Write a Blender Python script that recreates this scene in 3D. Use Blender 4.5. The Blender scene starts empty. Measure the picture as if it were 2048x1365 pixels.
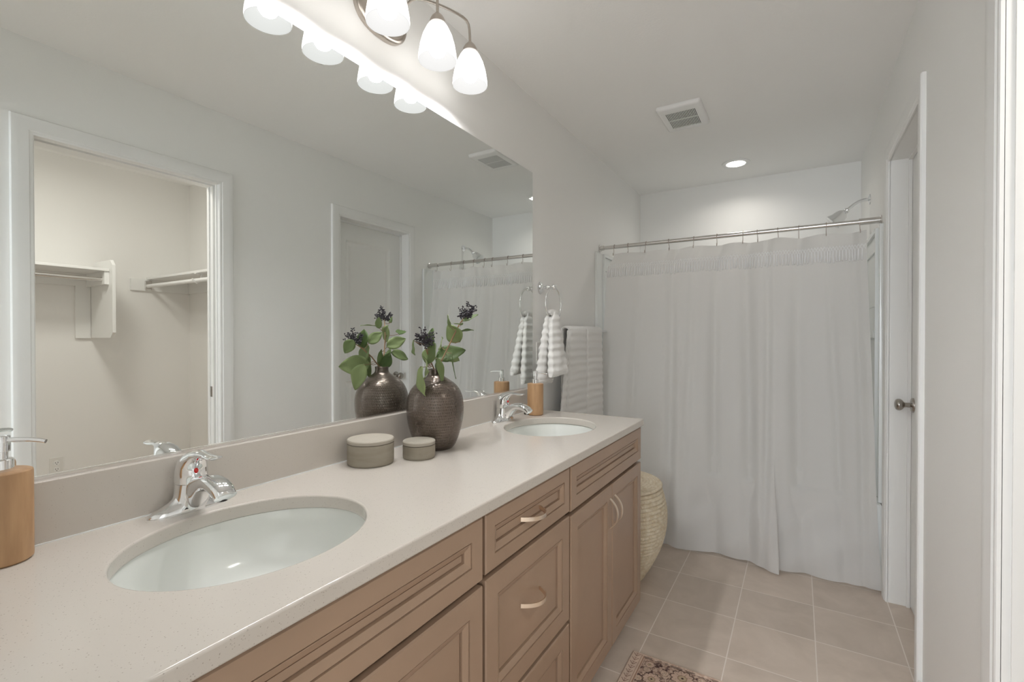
import bpy, bmesh, math, random
from mathutils import Vector, Matrix
PI = math.pi
random.seed(7)
SC = bpy.context.scene
COL = SC.collection

# ------------------------------------------------------------ camera
cam_d = bpy.data.cameras.new('camera'); cam = bpy.data.objects.new('camera', cam_d); COL.objects.link(cam)
cam.location = (1.1567, 0.0, 1.2441)
cam.rotation_euler = (PI/2 - 0.0079, 0, 0.5442)
cam_d.sensor_width = 36; cam_d.lens = 946.68/2048*36; cam_d.clip_start = 0.02; cam_d.clip_end = 50
SC.camera = cam
# ------------------------------------------------------------ world, exposure
w = bpy.data.worlds.new('world'); SC.world = w; w.use_nodes = True
w.node_tree.nodes['Background'].inputs[0].default_value = (0.75, 0.85, 1.0, 1)
w.node_tree.nodes['Background'].inputs[1].default_value = 1.0
vs = SC.view_settings
vs.view_transform = 'Standard'; vs.look = 'None'; vs.gamma = 1; vs.use_curve_mapping = False
vs.exposure = 1.56
SC.cycles.max_bounces = 14; SC.cycles.diffuse_bounces = 8; SC.cycles.glossy_bounces = 8
SC.cycles.sample_clamp_indirect = 6
BULB = 118.0       # radiance of the vanity bulbs
DOWN = 3.8       # recessed light over the tub
CLOSET = 3.5      # closet ceiling light (W area lamp)
DAY = 22.0        # daylight at the bedroom window (W area lamp)

def area(name, loc, rot, sx, sy, power, color):
    l = bpy.data.lights.new(name, 'AREA'); l.shape = 'RECTANGLE'; l.size = sx; l.size_y = sy
    l.energy = power; l.color = color
    o = bpy.data.objects.new(name, l); COL.objects.link(o); o.location = loc; o.rotation_euler = rot
    return o
# daylight entering by the window of the bedroom behind the camera
area('window_daylight', (0.9, -3.30, 1.45), (PI/2, 0, 0), 1.7, 1.4, DAY, (0.90, 0.95, 1.0))
# the closet's own ceiling fixture
area('closet_lamp', (2.05, 0.85, 2.38), (0, 0, 0), 0.3, 0.3, CLOSET, (1.0, 0.96, 0.90))
area('tub_lamp', (0.78, 3.625, 2.438), (0, 0, 0), 0.12, 0.12, 0.76, (1.0, 0.95, 0.88)).data.spread = 2.6

# ------------------------------------------------------------ materials
def new_mat(name):
    m = bpy.data.materials.new(name); m.use_nodes = True
    return m, m.node_tree, m.node_tree.nodes['Principled BSDF']
def mat(name, col, rough=0.5, metal=0.0, noise=0.0, scale=8.0, bump=0.0, bscale=60.0, stretch=(1, 1, 1), coat=0.0, spec=0.5, col2=None):
    m, nt, b = new_mat(name)
    b.inputs['Base Color'].default_value = (*col, 1)
    b.inputs['Roughness'].default_value = rough; b.inputs['Metallic'].default_value = metal
    b.inputs['Coat Weight'].default_value = coat; b.inputs['Specular IOR Level'].default_value = spec
    N, L = nt.nodes, nt.links
    if noise or bump or col2:
        tc = N.new('ShaderNodeTexCoord'); mp = N.new('ShaderNodeMapping'); mp.inputs['Scale'].default_value = stretch
        L.new(tc.outputs['Object'], mp.inputs[0])
    if noise or col2:
        n = N.new('ShaderNodeTexNoise'); n.inputs['Scale'].default_value = scale; n.inputs['Detail'].default_value = 5
        L.new(mp.outputs[0], n.inputs['Vector'])
        r = N.new('ShaderNodeValToRGB'); r.color_ramp.elements[0].position = .3; r.color_ramp.elements[1].position = .7
        c2 = col2 if col2 else tuple(c*(1-noise) for c in col)
        r.color_ramp.elements[0].color = (*c2, 1); r.color_ramp.elements[1].color = (*col, 1)
        L.new(n.outputs['Fac'], r.inputs[0]); L.new(r.outputs[0], b.inputs['Base Color'])
    if bump:
        n2 = N.new('ShaderNodeTexNoise'); n2.inputs['Scale'].default_value = bscale; n2.inputs['Detail'].default_value = 3
        L.new(mp.outputs[0], n2.inputs['Vector'])
        bp = N.new('ShaderNodeBump'); bp.inputs['Strength'].default_value = bump; bp.inputs['Distance'].default_value = .002
        L.new(n2.outputs['Fac'], bp.inputs['Height']); L.new(bp.outputs[0], b.inputs['Normal'])
    return m
M = {}
M['wall'] = mat('wall_paint', (.87, .868, .85), .6, noise=.01, scale=2, bump=.12, bscale=160)
M['ceiling'] = mat('ceiling_paint', (.90, .895, .88), .75, bump=.25, bscale=120)
M['trim'] = mat('trim_paint', (.84, .84, .825), .5, spec=.3)
M['closetwall'] = mat('closet_paint', (.86, .85, .83), .6, bump=.1, bscale=160)
M['door'] = mat('door_paint', (.82, .82, .80), .38)
M['chrome'] = mat('chrome', (.86, .87, .88), .06, 1.0)
M['nickel'] = mat('brushed_nickel', (.56, .51, .46), .30, 1.0, noise=.1, scale=40)
M['champagne'] = mat('champagne_nickel', (.86, .74, .62), .28, 1.0)
M['knobmetal'] = mat('satin_nickel', (.42, .39, .355), .25, 1.0)
M['porcelain'] = mat('porcelain', (.74, .76, .73), .12, coat=.4)
M['acrylic'] = mat('white_acrylic', (.80, .82, .81), .22)
M['wood'] = mat('espresso_wood', (.385, .265, .185), .36, noise=.12, scale=5, stretch=(1, 1, 1), bump=.05, bscale=90, coat=.12)
M['gapshadow'] = mat('painted_gap_shadow', (.03, .02, .017), .7)  # near-black colour standing in for the shadow between cabinet fronts
M['bamboo'] = mat('bamboo', (.50, .31, .165), .42, col2=(.38, .22, .11), scale=10, stretch=(7, 7, .9))
M['plastic'] = mat('white_plastic', (.85, .85, .84), .35)
M['dark'] = mat('dark_void', (.02, .017, .015), .8)
M['basket'] = mat('seagrass', (.76, .69, .56), .75, col2=(.60, .495, .345), scale=45, bump=.5, bscale=220)
M['towel'] = mat('terry', (.86, .855, .84), .95, bump=1.0, bscale=520, spec=.1)
M['berry'] = mat('berry', (.035, .028, .04), .35, noise=.4, scale=90)
M['twig'] = mat('twig', (.36, .22, .12), .6, noise=.3, scale=60)
M['red'] = mat('red_enamel', (.65, .01, .01), .2)
M['socket'] = mat('outlet_plastic', (.80, .79, .76), .35)
M['rodmetal'] = mat('satin_steel', (.74, .72, .70), .22, 1.0)
M['hook'] = mat('hook_steel', (.40, .34, .30), .3, 1.0)
M['concrete'] = mat('concrete', (.37, .335, .275), .8, col2=(.27, .24, .19), scale=9, stretch=(1, 1, 4.0), bump=.2, bscale=150)
M['concretelid'] = mat('concrete_lid', (.43, .395, .335), .8, noise=.08, scale=30, bump=.2, bscale=150)

def leaf_mat():
    m, nt, b = new_mat('leaf_green'); N, L = nt.nodes, nt.links
    oi = N.new('ShaderNodeObjectInfo'); r = N.new('ShaderNodeValToRGB')
    r.color_ramp.elements[0].color = (.12, .19, .06, 1); r.color_ramp.elements[1].color = (.36, .44, .20, 1)
    L.new(oi.outputs['Random'], r.inputs[0]); L.new(r.outputs[0], b.inputs['Base Color'])
    b.inputs['Roughness'].default_value = .5
    tr = N.new('ShaderNodeBsdfTranslucent'); L.new(r.outputs[0], tr.inputs[0])
    mx = N.new('ShaderNodeMixShader'); mx.inputs[0].default_value = .3
    L.new(b.outputs[0], mx.inputs[1]); L.new(tr.outputs[0], mx.inputs[2]); L.new(mx.outputs[0], N['Material Output'].inputs[0])
    return m
M['leaf'] = leaf_mat()

def cloth_mat():
    m, nt, b = new_mat('curtain_cotton'); N, L = nt.nodes, nt.links
    c = (.86, .85, .835, 1)
    b.inputs['Base Color'].default_value = c; b.inputs['Roughness'].default_value = .9; b.inputs['Specular IOR Level'].default_value = .1
    tc = N.new('ShaderNodeTexCoord'); w1 = N.new('ShaderNodeTexNoise'); w1.inputs['Scale'].default_value = 300
    mp = N.new('ShaderNodeMapping'); mp.inputs['Scale'].default_value = (2.2, .3, .35)
    L.new(tc.outputs['Object'], mp.inputs[0]); L.new(mp.outputs[0], w1.inputs['Vector'])
    bp = N.new('ShaderNodeBump'); bp.inputs['Strength'].default_value = .25; bp.inputs['Distance'].default_value = .002
    L.new(w1.outputs['Fac'], bp.inputs['Height']); L.new(bp.outputs[0], b.inputs['Normal'])
    tr = N.new('ShaderNodeBsdfTranslucent'); tr.inputs[0].default_value = (.80, .78, .76, 1)
    mx = N.new('ShaderNodeMixShader'); mx.inputs[0].default_value = .48
    L.new(b.outputs[0], mx.inputs[1]); L.new(tr.outputs[0], mx.inputs[2]); L.new(mx.outputs[0], N['Material Output'].inputs[0])
    return m
M['cloth'] = cloth_mat()
M['tassel'] = mat('tassel_cotton', (.93, .93, .925), .95, bump=.8, bscale=400, spec=.1)

def emis(name, col, s, base=(.8, .8, .8)):
    m, nt, b = new_mat(name)
    b.inputs['Base Color'].default_value = (*base, 1); b.inputs['Roughness'].default_value = .35
    b.inputs['Emission Color'].default_value = (*col, 1); b.inputs['Emission Strength'].default_value = s
    return m
M['bulb'] = emis('bulb_glow', (1.0, .992, .99), BULB)
M['shade'] = emis('frosted_glass', (1.0, .975, .945), .9, (.3, .3, .3))
M['shade_in'] = emis('frosted_glass_inner', (1.0, .99, .97), .29, (.0012, .0012, .0012))
M['shade_in'].node_tree.nodes['Principled BSDF'].inputs['Specular IOR Level'].default_value = 0
def shade_nodes():
    # the frosted glass glows most round the bulb and least near the metal cup
    nt = M['shade'].node_tree; N, L = nt.nodes, nt.links; b = N['Principled BSDF']
    tc = N.new('ShaderNodeTexCoord'); sp = N.new('ShaderNodeSeparateXYZ'); L.new(tc.outputs['Object'], sp.inputs[0])
    mr = N.new('ShaderNodeMapRange'); mr.inputs[1].default_value = -.025; mr.inputs[2].default_value = -.085; mr.inputs[3].default_value = .26; mr.inputs[4].default_value = 0.9
    mr.interpolation_type = 'SMOOTHERSTEP'
    L.new(sp.outputs[2], mr.inputs[0]); L.new(mr.outputs[0], b.inputs['Emission Strength'])
shade_nodes()
M['lens'] = emis('downlight_lens', (1.0, .94, .86), DOWN)

def mirror_mat():
    m, nt, b = new_mat('mirror_silver')
    b.inputs['Base Color'].default_value = (.86, .885, .87, 1); b.inputs['Metallic'].default_value = 1; b.inputs['Roughness'].default_value = 0.0
    return m
M['mirror'] = mirror_mat()

def quartz():
    m, nt, b = new_mat('quartz'); N, L = nt.nodes, nt.links
    tc = N.new('ShaderNodeTexCoord')
    v = N.new('ShaderNodeTexVoronoi'); v.inputs['Scale'].default_value = 380; L.new(tc.outputs['Object'], v.inputs['Vector'])
    s = N.new('ShaderNodeSeparateColor'); L.new(v.outputs['Color'], s.inputs[0])
    a = N.new('ShaderNodeMath'); a.operation = 'GREATER_THAN'; a.inputs[1].default_value = .84; L.new(s.outputs[0], a.inputs[0])
    d = N.new('ShaderNodeMath'); d.operation = 'LESS_THAN'; d.inputs[1].default_value = .30; L.new(v.outputs['Distance'], d.inputs[0])
    k = N.new('ShaderNodeMath'); k.operation = 'MULTIPLY'; L.new(a.outputs[0], k.inputs[0]); L.new(d.outputs[0], k.inputs[1])
    k2 = N.new('ShaderNodeMath'); k2.operation = 'MULTIPLY'; L.new(k.outputs[0], k2.inputs[0]); L.new(s.outputs[1], k2.inputs[1])
    mx = N.new('ShaderNodeMix'); mx.data_type = 'RGBA'; mx.inputs[6].default_value = (.58, .54, .49, 1); mx.inputs[7].default_value = (.36, .32, .28, 1)
    L.new(k2.outputs[0], mx.inputs[0]); L.new(mx.outputs[2], b.inputs['Base Color'])
    b.inputs['Roughness'].default_value = .16; b.inputs['Specular IOR Level'].default_value = .5
    return m
M['quartz'] = quartz()

T = 0.2981; GX = 0.6244; GY = 2.5888
def tile():
    m, nt, b = new_mat('floor_tile'); N, L = nt.nodes, nt.links
    g = N.new('ShaderNodeNewGeometry'); sp = N.new('ShaderNodeSeparateXYZ'); L.new(g.outputs['Position'], sp.inputs[0])
    def mth(op, a, bb=None):
        n = N.new('ShaderNodeMath'); n.operation = op
        for i, q in enumerate((a, bb)):
            if q is None: continue
            if isinstance(q, (int, float)): n.inputs[i].default_value = q
            else: L.new(q, n.inputs[i])
        return n.outputs[0]
    ax = mth('DIVIDE', mth('SUBTRACT', sp.outputs[0], GX), T); ay = mth('DIVIDE', mth('SUBTRACT', sp.outputs[1], GY), T)
    def edge(a):
        f = mth('FRACT', a); return mth('MINIMUM', f, mth('SUBTRACT', 1.0, f))
    e = mth('MINIMUM', edge(ax), edge(ay)); grout = mth('LESS_THAN', e, 0.0065)
    cx = N.new('ShaderNodeCombineXYZ'); L.new(mth('FLOOR', ax), cx.inputs[0]); L.new(mth('FLOOR', ay), cx.inputs[1])
    wn = N.new('ShaderNodeTexWhiteNoise'); wn.noise_dimensions = '3D'; L.new(cx.outputs[0], wn.inputs['Vector'])
    va = N.new('ShaderNodeVectorMath'); va.operation = 'MULTIPLY_ADD'; L.new(cx.outputs[0], va.inputs[0]); va.inputs[1].default_value = (3.7, 5.1, 0); L.new(g.outputs['Position'], va.inputs[2])
    n = N.new('ShaderNodeTexNoise'); n.inputs['Scale'].default_value = 5; n.inputs['Detail'].default_value = 7; n.inputs['Roughness'].default_value = .6
    n.inputs['Distortion'].default_value = .8; L.new(va.outputs[0], n.inputs['Vector'])
    r = N.new('ShaderNodeValToRGB'); r.color_ramp.elements[0].position = .3; r.color_ramp.elements[1].position = .75
    r.color_ramp.elements[0].color = (.56, .475, .40, 1); r.color_ramp.elements[1].color = (.70, .60, .515, 1)
    L.new(n.outputs['Fac'], r.inputs[0])
    mv = N.new('ShaderNodeMix'); mv.data_type = 'RGBA'; mv.blend_type = 'MULTIPLY'; mv.inputs[0].default_value = 1
    sh = N.new('ShaderNodeMapRange'); sh.inputs[3].default_value = .93; sh.inputs[4].default_value = 1.04; L.new(wn.outputs['Value'], sh.inputs[0])
    L.new(r.outputs[0], mv.inputs[6]); L.new(sh.outputs[0], mv.inputs[7])
    mx = N.new('ShaderNodeMix'); mx.data_type = 'RGBA'; L.new(grout, mx.inputs[0]); L.new(mv.outputs[2], mx.inputs[6]); mx.inputs[7].default_value = (.80, .73, .67, 1)
    L.new(mx.outputs[2], b.inputs['Base Color'])
    b.inputs['Roughness'].default_value = .42
    bp = N.new('ShaderNodeBump'); bp.inputs['Strength'].default_value = .4; bp.inputs['Distance'].default_value = .001; bp.invert = True
    L.new(grout, bp.inputs['Height']); L.new(bp.outputs[0], b.inputs['Normal'])
    return m
M['tile'] = tile()

def vase_mat():
    m, nt, b = new_mat('hammered_bronze_glaze'); N, L = nt.nodes, nt.links
    uv = N.new('ShaderNodeUVMap'); sp = N.new('ShaderNodeSeparateXYZ'); L.new(uv.outputs[0], sp.inputs[0])
    def mth(op, a, bb=None, c=None):
        n = N.new('ShaderNodeMath'); n.operation = op
        for i, q in enumerate((a, bb, c)):
            if q is None: continue
            if isinstance(q, (int, float)): n.inputs[i].default_value = q
            else: L.new(q, n.inputs[i])
        return n.outputs[0]
    v = mth('MULTIPLY', sp.outputs[1], 30); row = mth('FLOOR', v); fv = mth('SUBTRACT', mth('FRACT', v), .5)
    u = mth('ADD', mth('MULTIPLY', sp.outputs[0], 78), mth('MULTIPLY', row, .37)); fu = mth('SUBTRACT', mth('FRACT', u), .5)
    d = mth('SQRT', mth('ADD', mth('POWER', mth('MULTIPLY', fu, 2.6), 2), mth('POWER', mth('MULTIPLY', fv, 3.0), 2)))
    h = N.new('ShaderNodeMapRange'); h.inputs[1].default_value = .35; h.inputs[2].default_value = .95; L.new(d, h.inputs[0]); h.interpolation_type = 'SMOOTHSTEP'
    lim = mth('LESS_THAN', sp.outputs[1], .90)
    hh = mth('MULTIPLY', h.outputs[0], lim)
    n1 = N.new('ShaderNodeTexNoise'); n1.inputs['Scale'].default_value = 6; tc = N.new('ShaderNodeTexCoord'); L.new(tc.outputs['Object'], n1.inputs['Vector'])
    hs = mth('ADD', hh, mth('MULTIPLY', n1.outputs['Fac'], 1.2))
    bp = N.new('ShaderNodeBump'); bp.inputs['Strength'].default_value = .75; bp.inputs['Distance'].default_value = .0022
    L.new(hs, bp.inputs['Height']); L.new(bp.outputs[0], b.inputs['Normal'])
    b.inputs['Base Color'].default_value = (.145, .115, .095, 1); b.inputs['Metallic'].default_value = .65; b.inputs['Roughness'].default_value = .24
    b.inputs['Coat Weight'].default_value = .3; b.inputs['Coat Roughness'].default_value = .1
    return m
M['vase'] = vase_mat()

# ------------------------------------------------------------ geometry helpers
class G:
    def __init__(s): s.v = []; s.f = []; s.uv = None
    def add(s, vs_, fs_):
        o = len(s.v); s.v += [tuple(q) for q in vs_]; s.f += [tuple(i+o for i in f) for f in fs_]; return s
    def box(s, x0, x1, y0, y1, z0, z1):
        x0, x1 = sorted((x0, x1)); y0, y1 = sorted((y0, y1)); z0, z1 = sorted((z0, z1))
        return s.add([(x0,y0,z0),(x1,y0,z0),(x1,y1,z0),(x0,y1,z0),(x0,y0,z1),(x1,y0,z1),(x1,y1,z1),(x0,y1,z1)],
                     [(0,3,2,1),(4,5,6,7),(0,1,5,4),(1,2,6,5),(2,3,7,6),(3,0,4,7)])
    def loft(s, rings, close=True, caps=(True, True)):
        n = len(rings[0]); o = len(s.v)
        for r in rings: s.v += [tuple(p) for p in r]
        m = n if close else n-1
        for i in range(len(rings)-1):
            for j in range(m):
                a = o+i*n+j; b = o+i*n+(j+1) % n
                s.f.append((a, b, b+n, a+n))
        if caps[0]: s.f.append(tuple(o+j for j in reversed(range(n))))
        if caps[1]: s.f.append(tuple(o+(len(rings)-1)*n+j for j in range(n)))
        return s
    def lathe(s, prof, c=(0, 0, 0), n=48, ax='z', caps=(True, True), ex=1.0, ey=1.0):
        rings = []
        for r, h in prof:
            ring = []
            for j in range(n):
                a = 2*PI*j/n; p = (r*ex*math.cos(a), r*ey*math.sin(a))
                if ax == 'z': q = (p[0], p[1], h)
                elif ax == 'x': q = (h, p[0], p[1])
                else: q = (p[1], h, p[0])
                ring.append((c[0]+q[0], c[1]+q[1], c[2]+q[2]))
            rings.append(ring)
        return s.loft(rings, True, caps)
    def tube(s, path, r, n=12, caps=(True, True), closed=False, up=None):
        P = [Vector(p) for p in path]; k = len(P); rings = []
        R = r if isinstance(r, (list, tuple)) else [r]*k
        prev = None
        for i, p in enumerate(P):
            if closed: t = P[(i+1) % k]-P[(i-1) % k]
            else: t = P[min(i+1, k-1)]-P[max(i-1, 0)]
            t.normalize()
            if prev is None:
                a = Vector((0, 0, 1)) if abs(t.z) < .9 else Vector((1, 0, 0))
                u = t.cross(a).normalized()
            else: u = (prev - t*prev.dot(t)).normalized()
            prev = u; w_ = t.cross(u)
            rr = R[i]; ra, rb = rr if isinstance(rr, tuple) else (rr, rr)
            rings.append([p+u*ra*math.cos(2*PI*j/n)+w_*rb*math.sin(2*PI*j/n) for j in range(n)])
        if closed: rings.append(rings[0]); caps = (False, False)
        return s.loft(rings, True, caps)
    def grid(s, fn, nu, nv):
        o = len(s.v)
        for i in range(nu+1):
            for j in range(nv+1): s.v.append(tuple(fn(i/nu, j/nv)))
        for i in range(nu):
            for j in range(nv):
                a = o+i*(nv+1)+j; s.f.append((a, a+nv+1, a+nv+2, a+1))
        return s
    def sphere(s, c, rx, ry=None, rz=None, nu=16, nv=10):
        ry = ry or rx; rz = rz or rx
        rings = []
        for i in range(nv+1):
            a = PI*(i/nv)*.998+.003
            rings.append([(c[0]+rx*math.sin(a)*math.cos(2*PI*j/nu), c[1]+ry*math.sin(a)*math.sin(2*PI*j/nu), c[2]-rz*math.cos(a)) for j in range(nu)])
        return s.loft(rings)

WL = {}
def mk(name, g, m, parent=None, smooth=None, bevel=0, seg=2, label=None, solid=0, sub=0, merge=False):
    me = bpy.data.meshes.new(name)
    off = WL[parent.as_pointer()] if parent else Vector((0, 0, 0))
    me.from_pydata([tuple(Vector(p)-off) for p in g.v], [], g.f)
    me.validate()
    bm = bmesh.new(); bm.from_mesh(me)
    if merge or bevel: bmesh.ops.remove_doubles(bm, verts=bm.verts, dist=1e-6)
    bmesh.ops.recalc_face_normals(bm, faces=bm.faces); bm.to_mesh(me); bm.free()
    me.materials.append(m if not isinstance(m, str) else M[m])
    if smooth is not None:
        me.shade_smooth()
        me.set_sharp_from_angle(angle=math.radians(smooth))
    o = bpy.data.objects.new(name, me); COL.objects.link(o)
    if parent: o.parent = parent
    WL[o.as_pointer()] = off
    if bevel:
        b = o.modifiers.new('bevel', 'BEVEL'); b.width = bevel; b.segments = seg; b.limit_method = 'ANGLE'; b.angle_limit = math.radians(40); b.harden_normals = False
    if sub:
        q = o.modifiers.new('subdivision', 'SUBSURF'); q.levels = sub; q.render_levels = sub
    if solid:
        q = o.modifiers.new('solidify', 'SOLIDIFY'); q.thickness = solid; q.offset = 0
    if label: o['label'] = label
    return o
def thing(name, label, cat, loc, group=None):
    o = bpy.data.objects.new(name, None); COL.objects.link(o); o.location = loc; o.empty_display_size = .05
    o['label'] = label; o['category'] = cat
    if group: o['group'] = group
    WL[o.as_pointer()] = Vector(loc)
    return o
def tag(o, label, cat, group=None):
    o['label'] = label; o['category'] = cat
    if group: o['group'] = group
    return o
def struct(name, g, m, **k):
    o = mk(name, g, m, **k); o['kind'] = 'structure'; return o
def dup(root, loc, label):
    r = root.copy(); COL.objects.link(r); r.location = loc; r['label'] = label
    for ch in root.children:
        c = ch.copy(); COL.objects.link(c); c.parent = r
        for g_ in ch.children:
            d = g_.copy(); COL.objects.link(d); d.parent = c
    return r

# ------------------------------------------------------------ room
W = 1.52; H = 2.4543; D = 4.0242; YF = 0.055
OH = 2.066                                            # height of door openings
struct('floor', G().box(-.12, 3.2, -3.4, D+.12, -.1, 0), 'tile')
struct('ceiling', G().box(-.12, 3.2, -3.4, D+.12, H, H+.1), 'ceiling')
struct('wall_left', G().box(-.12, 0, -.07, D+.12, 0, H), 'wall')
struct('wall_back', G().box(0, W+.12, D, D+.12, 0, H), 'wall')
C0, C1 = 0.645, 1.365; B0, B1 = 2.15, 2.805; WT = .12  # closet opening, inner door opening
g = G()
g.box(W, W+WT, -.07, C0-.02, 0, H); g.box(W, W+WT, C1+.02, B0-.02, 0, H); g.box(W, W+WT, B1+.02, D, 0, H)
g.box(W, W+WT, C0-.02, C1+.02, OH+.02, H); g.box(W, W+WT, B0-.02, B1+.02, OH+.02, H)
struct('wall_right', g, 'wall')
g = G(); g.box(-.12, .70, -.07, YF, 0, H); g.box(1.50, W, -.07, YF, 0, H); g.box(.70, 1.50, -.07, YF, OH, H)
struct('wall_front', g, 'wall')
# the small room behind the closed door ends at this wall
struct('wall_water_closet', G().box(W+WT+.6, W+WT+.66, 1.97, D, 0, H), 'wall')
# closet
CX = 3.03; CY = 1.911
struct('wall_closet_back', G().box(CX, CX+.1, -.07, CY+.06, 0, H), 'closetwall')
struct('wall_closet_far', G().box(W+WT, CX, CY, CY+.06, 0, H), 'closetwall')
struct('wall_closet_near', G().box(W+WT, CX, -.07, -.01, 0, H), 'closetwall')
# bedroom behind the camera
struct('wall_bedroom_left', G().box(-1.1, -1.0, -3.4, -.07, 0, H), 'wall')
struct('wall_bedroom_right', G().box(3.1, 3.2, -3.4, -.07, 0, H), 'wall')
g = G(); g.box(-1.0, 0.0, -3.4, -3.3+.0, 0, H); g.box(1.8, 3.1, -3.4, -3.3, 0, H); g.box(0, 1.8, -3.4, -3.3, 0, .7); g.box(0, 1.8, -3.4, -3.3, 2.2, H)
struct('wall_bedroom_window', g, 'wall')
g = G(); g.box(-1.1, -.12, -.07, -.02, 0, H); g.box(-1.1, 0, -3.4, -.07, -.1, 0); g.box(-1.1, -.12, -3.4, -.07, H, H+.1); g.box(W+WT, 3.1, -.12, -.071, 0, H)
struct('wall_bedroom_front', g, 'wall')

def casing(y0, y1, z1, x=W, sgn=-1, wd=.070, th=.015):
    """mitred casing profile swept round an opening (on the plane x)"""
    prof = [(0, 0), (0, .008), (.004, .010), (.012, .010), (.016, .013), (.045, .0155), (.062, .0165), (.067, .015), (.070, .011), (.070, 0)]
    rings = []
    for (yy, zz, dy, dz) in ((y0, 0, -1, 0), (y0, z1, -1, 1), (y1, z1, 1, 1), (y1, 0, 1, 0)):
        rings.append([(x+sgn*t, yy+dy*q, zz+dz*q) for q, t in prof])
    return G().loft(rings, True, (True, True))
def casing_band(n, y0, y1):
    struct('trim_%d' % n, casing(y0, y1, OH), 'trim', smooth=25)
casing_band(1, C0, C1)
casing_band(2, B0, B1)
# jambs, with the pocket slot and stops of the closet opening
g = G()
for a, b in ((W-.001, W+.035), (W+.062, W+WT+.001)):
    g.box(a, b, C0-.02, C0, 0, OH); g.box(a, b, C1, C1+.02, 0, OH); g.box(a, b, C0-.02, C1+.02, OH, OH+.02)
g.box(W+.035, W+.062, C0-.02, C0-.012, 0, OH+.012); g.box(W+.035, W+.062, C1+.012, C1+.02, 0, OH+.012); g.box(W+.035, W+.062, C0-.012, C1+.012, OH+.012, OH+.02)
for a, b in ((W+.014, W+.024), (W+.09, W+.100)):
    g.box(a, b, C1-.006, C1, 0, OH)
jt = struct('trim_3', g, 'trim')
mk('strike_plate', G().box(W+.072, W+.094, C1-.0015, C1+.001, .918, .975).box(W+.079, W+.087, C1-.002, C1-.001, .93, .963), 'knobmetal', jt)
g = G(); g.box(W-.001, W+WT, B0-.02, B0, 0, OH); g.box(W-.001, W+WT, B1, B1+.02, 0, OH); g.box(W-.001, W+WT, B0-.02, B1+.02, OH, OH+.02)
g.box(W+.066, W+.079, B1-.0, B1-.011, 0, OH-.011); g.box(W+.066, W+.079, B0, B0+.011, 0, OH-.011); g.box(W+.066, W+.079, B0, B1, OH-.011, OH)
struct('trim_4', g, 'trim')
# baseboards
def base(n, x0, x1, y0, y1): struct(n, G().box(x0, x1, y0, y1, 0, .083), 'trim', bevel=.006)
base('baseboard_right', W-.013, W, C1+.070, B0-.070)
base('baseboard_left', 0, .013, 2.12, 2.92)
base('baseboard_closet', CX-.013, CX, 0, CY)

# door_1: two panel door with knob
XD = W+.080
def panel_door(y0, y1, z0, z1, x0, x1, panels):
    g = G(); ys = [y0, y1]
    # front skin as grid of strips round the panels, each panel a recessed loft
    px0, px1 = panels[0][0], panels[0][1]
    g.box(x0+.0, x1, y0, px0, z0, z1); g.box(x0, x1, px1, y1, z0, z1)
    zs = sorted([(p[2], p[3]) for p in panels]); cur = z0
    for a, b in zs: g.box(x0, x1, px0, px1, cur, a); cur = b
    g.box(x0, x1, px0, px1, cur, z1)
    for (a, b, c, d) in panels:
        g.box(x0+.012, x1, a, b, c, d)
        rings = []
        for q, x in ((0, x0), (.010, x0+.007), (.016, x0+.009), (.030, x0+.009), (.045, x0+.003), (.05, x0+.003)):
            rings.append([(x, a+q, c+q), (x, b-q, c+q), (x, b-q, d-q), (x, a+q, d-q)])
        g.loft(rings, True, (False, True))
    return g
door = thing('door_1', 'closed white two-panel door with a round nickel knob on the right wall', 'door', (XD+.017, (B0+B1)/2, 0)); door['kind'] = 'structure'
mk('door_slab', panel_door(B0+.003, B1-.003, .012, OH-.003, XD, XD+.035, [(B0+.115, B1-.115, 1.06, OH-.13), (B0+.115, B1-.115, .22, .93)]), 'door', door)
kn = (B1-.055, .938)
g = G().lathe([(.0, 0), (.033, 0), (.033, -.003), (.030, -.008), (.016, -.010), (.011, -.013), (.0105, -.030), (.013, -.034), (.022, -.040), (.0265, -.048), (.0265, -.056), (.022, -.063), (.012, -.067), (.001, -.068)], (XD, kn[0], kn[1]), 32, 'x')
mk('door_knob', g, 'knobmetal', door, smooth=40)

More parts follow.
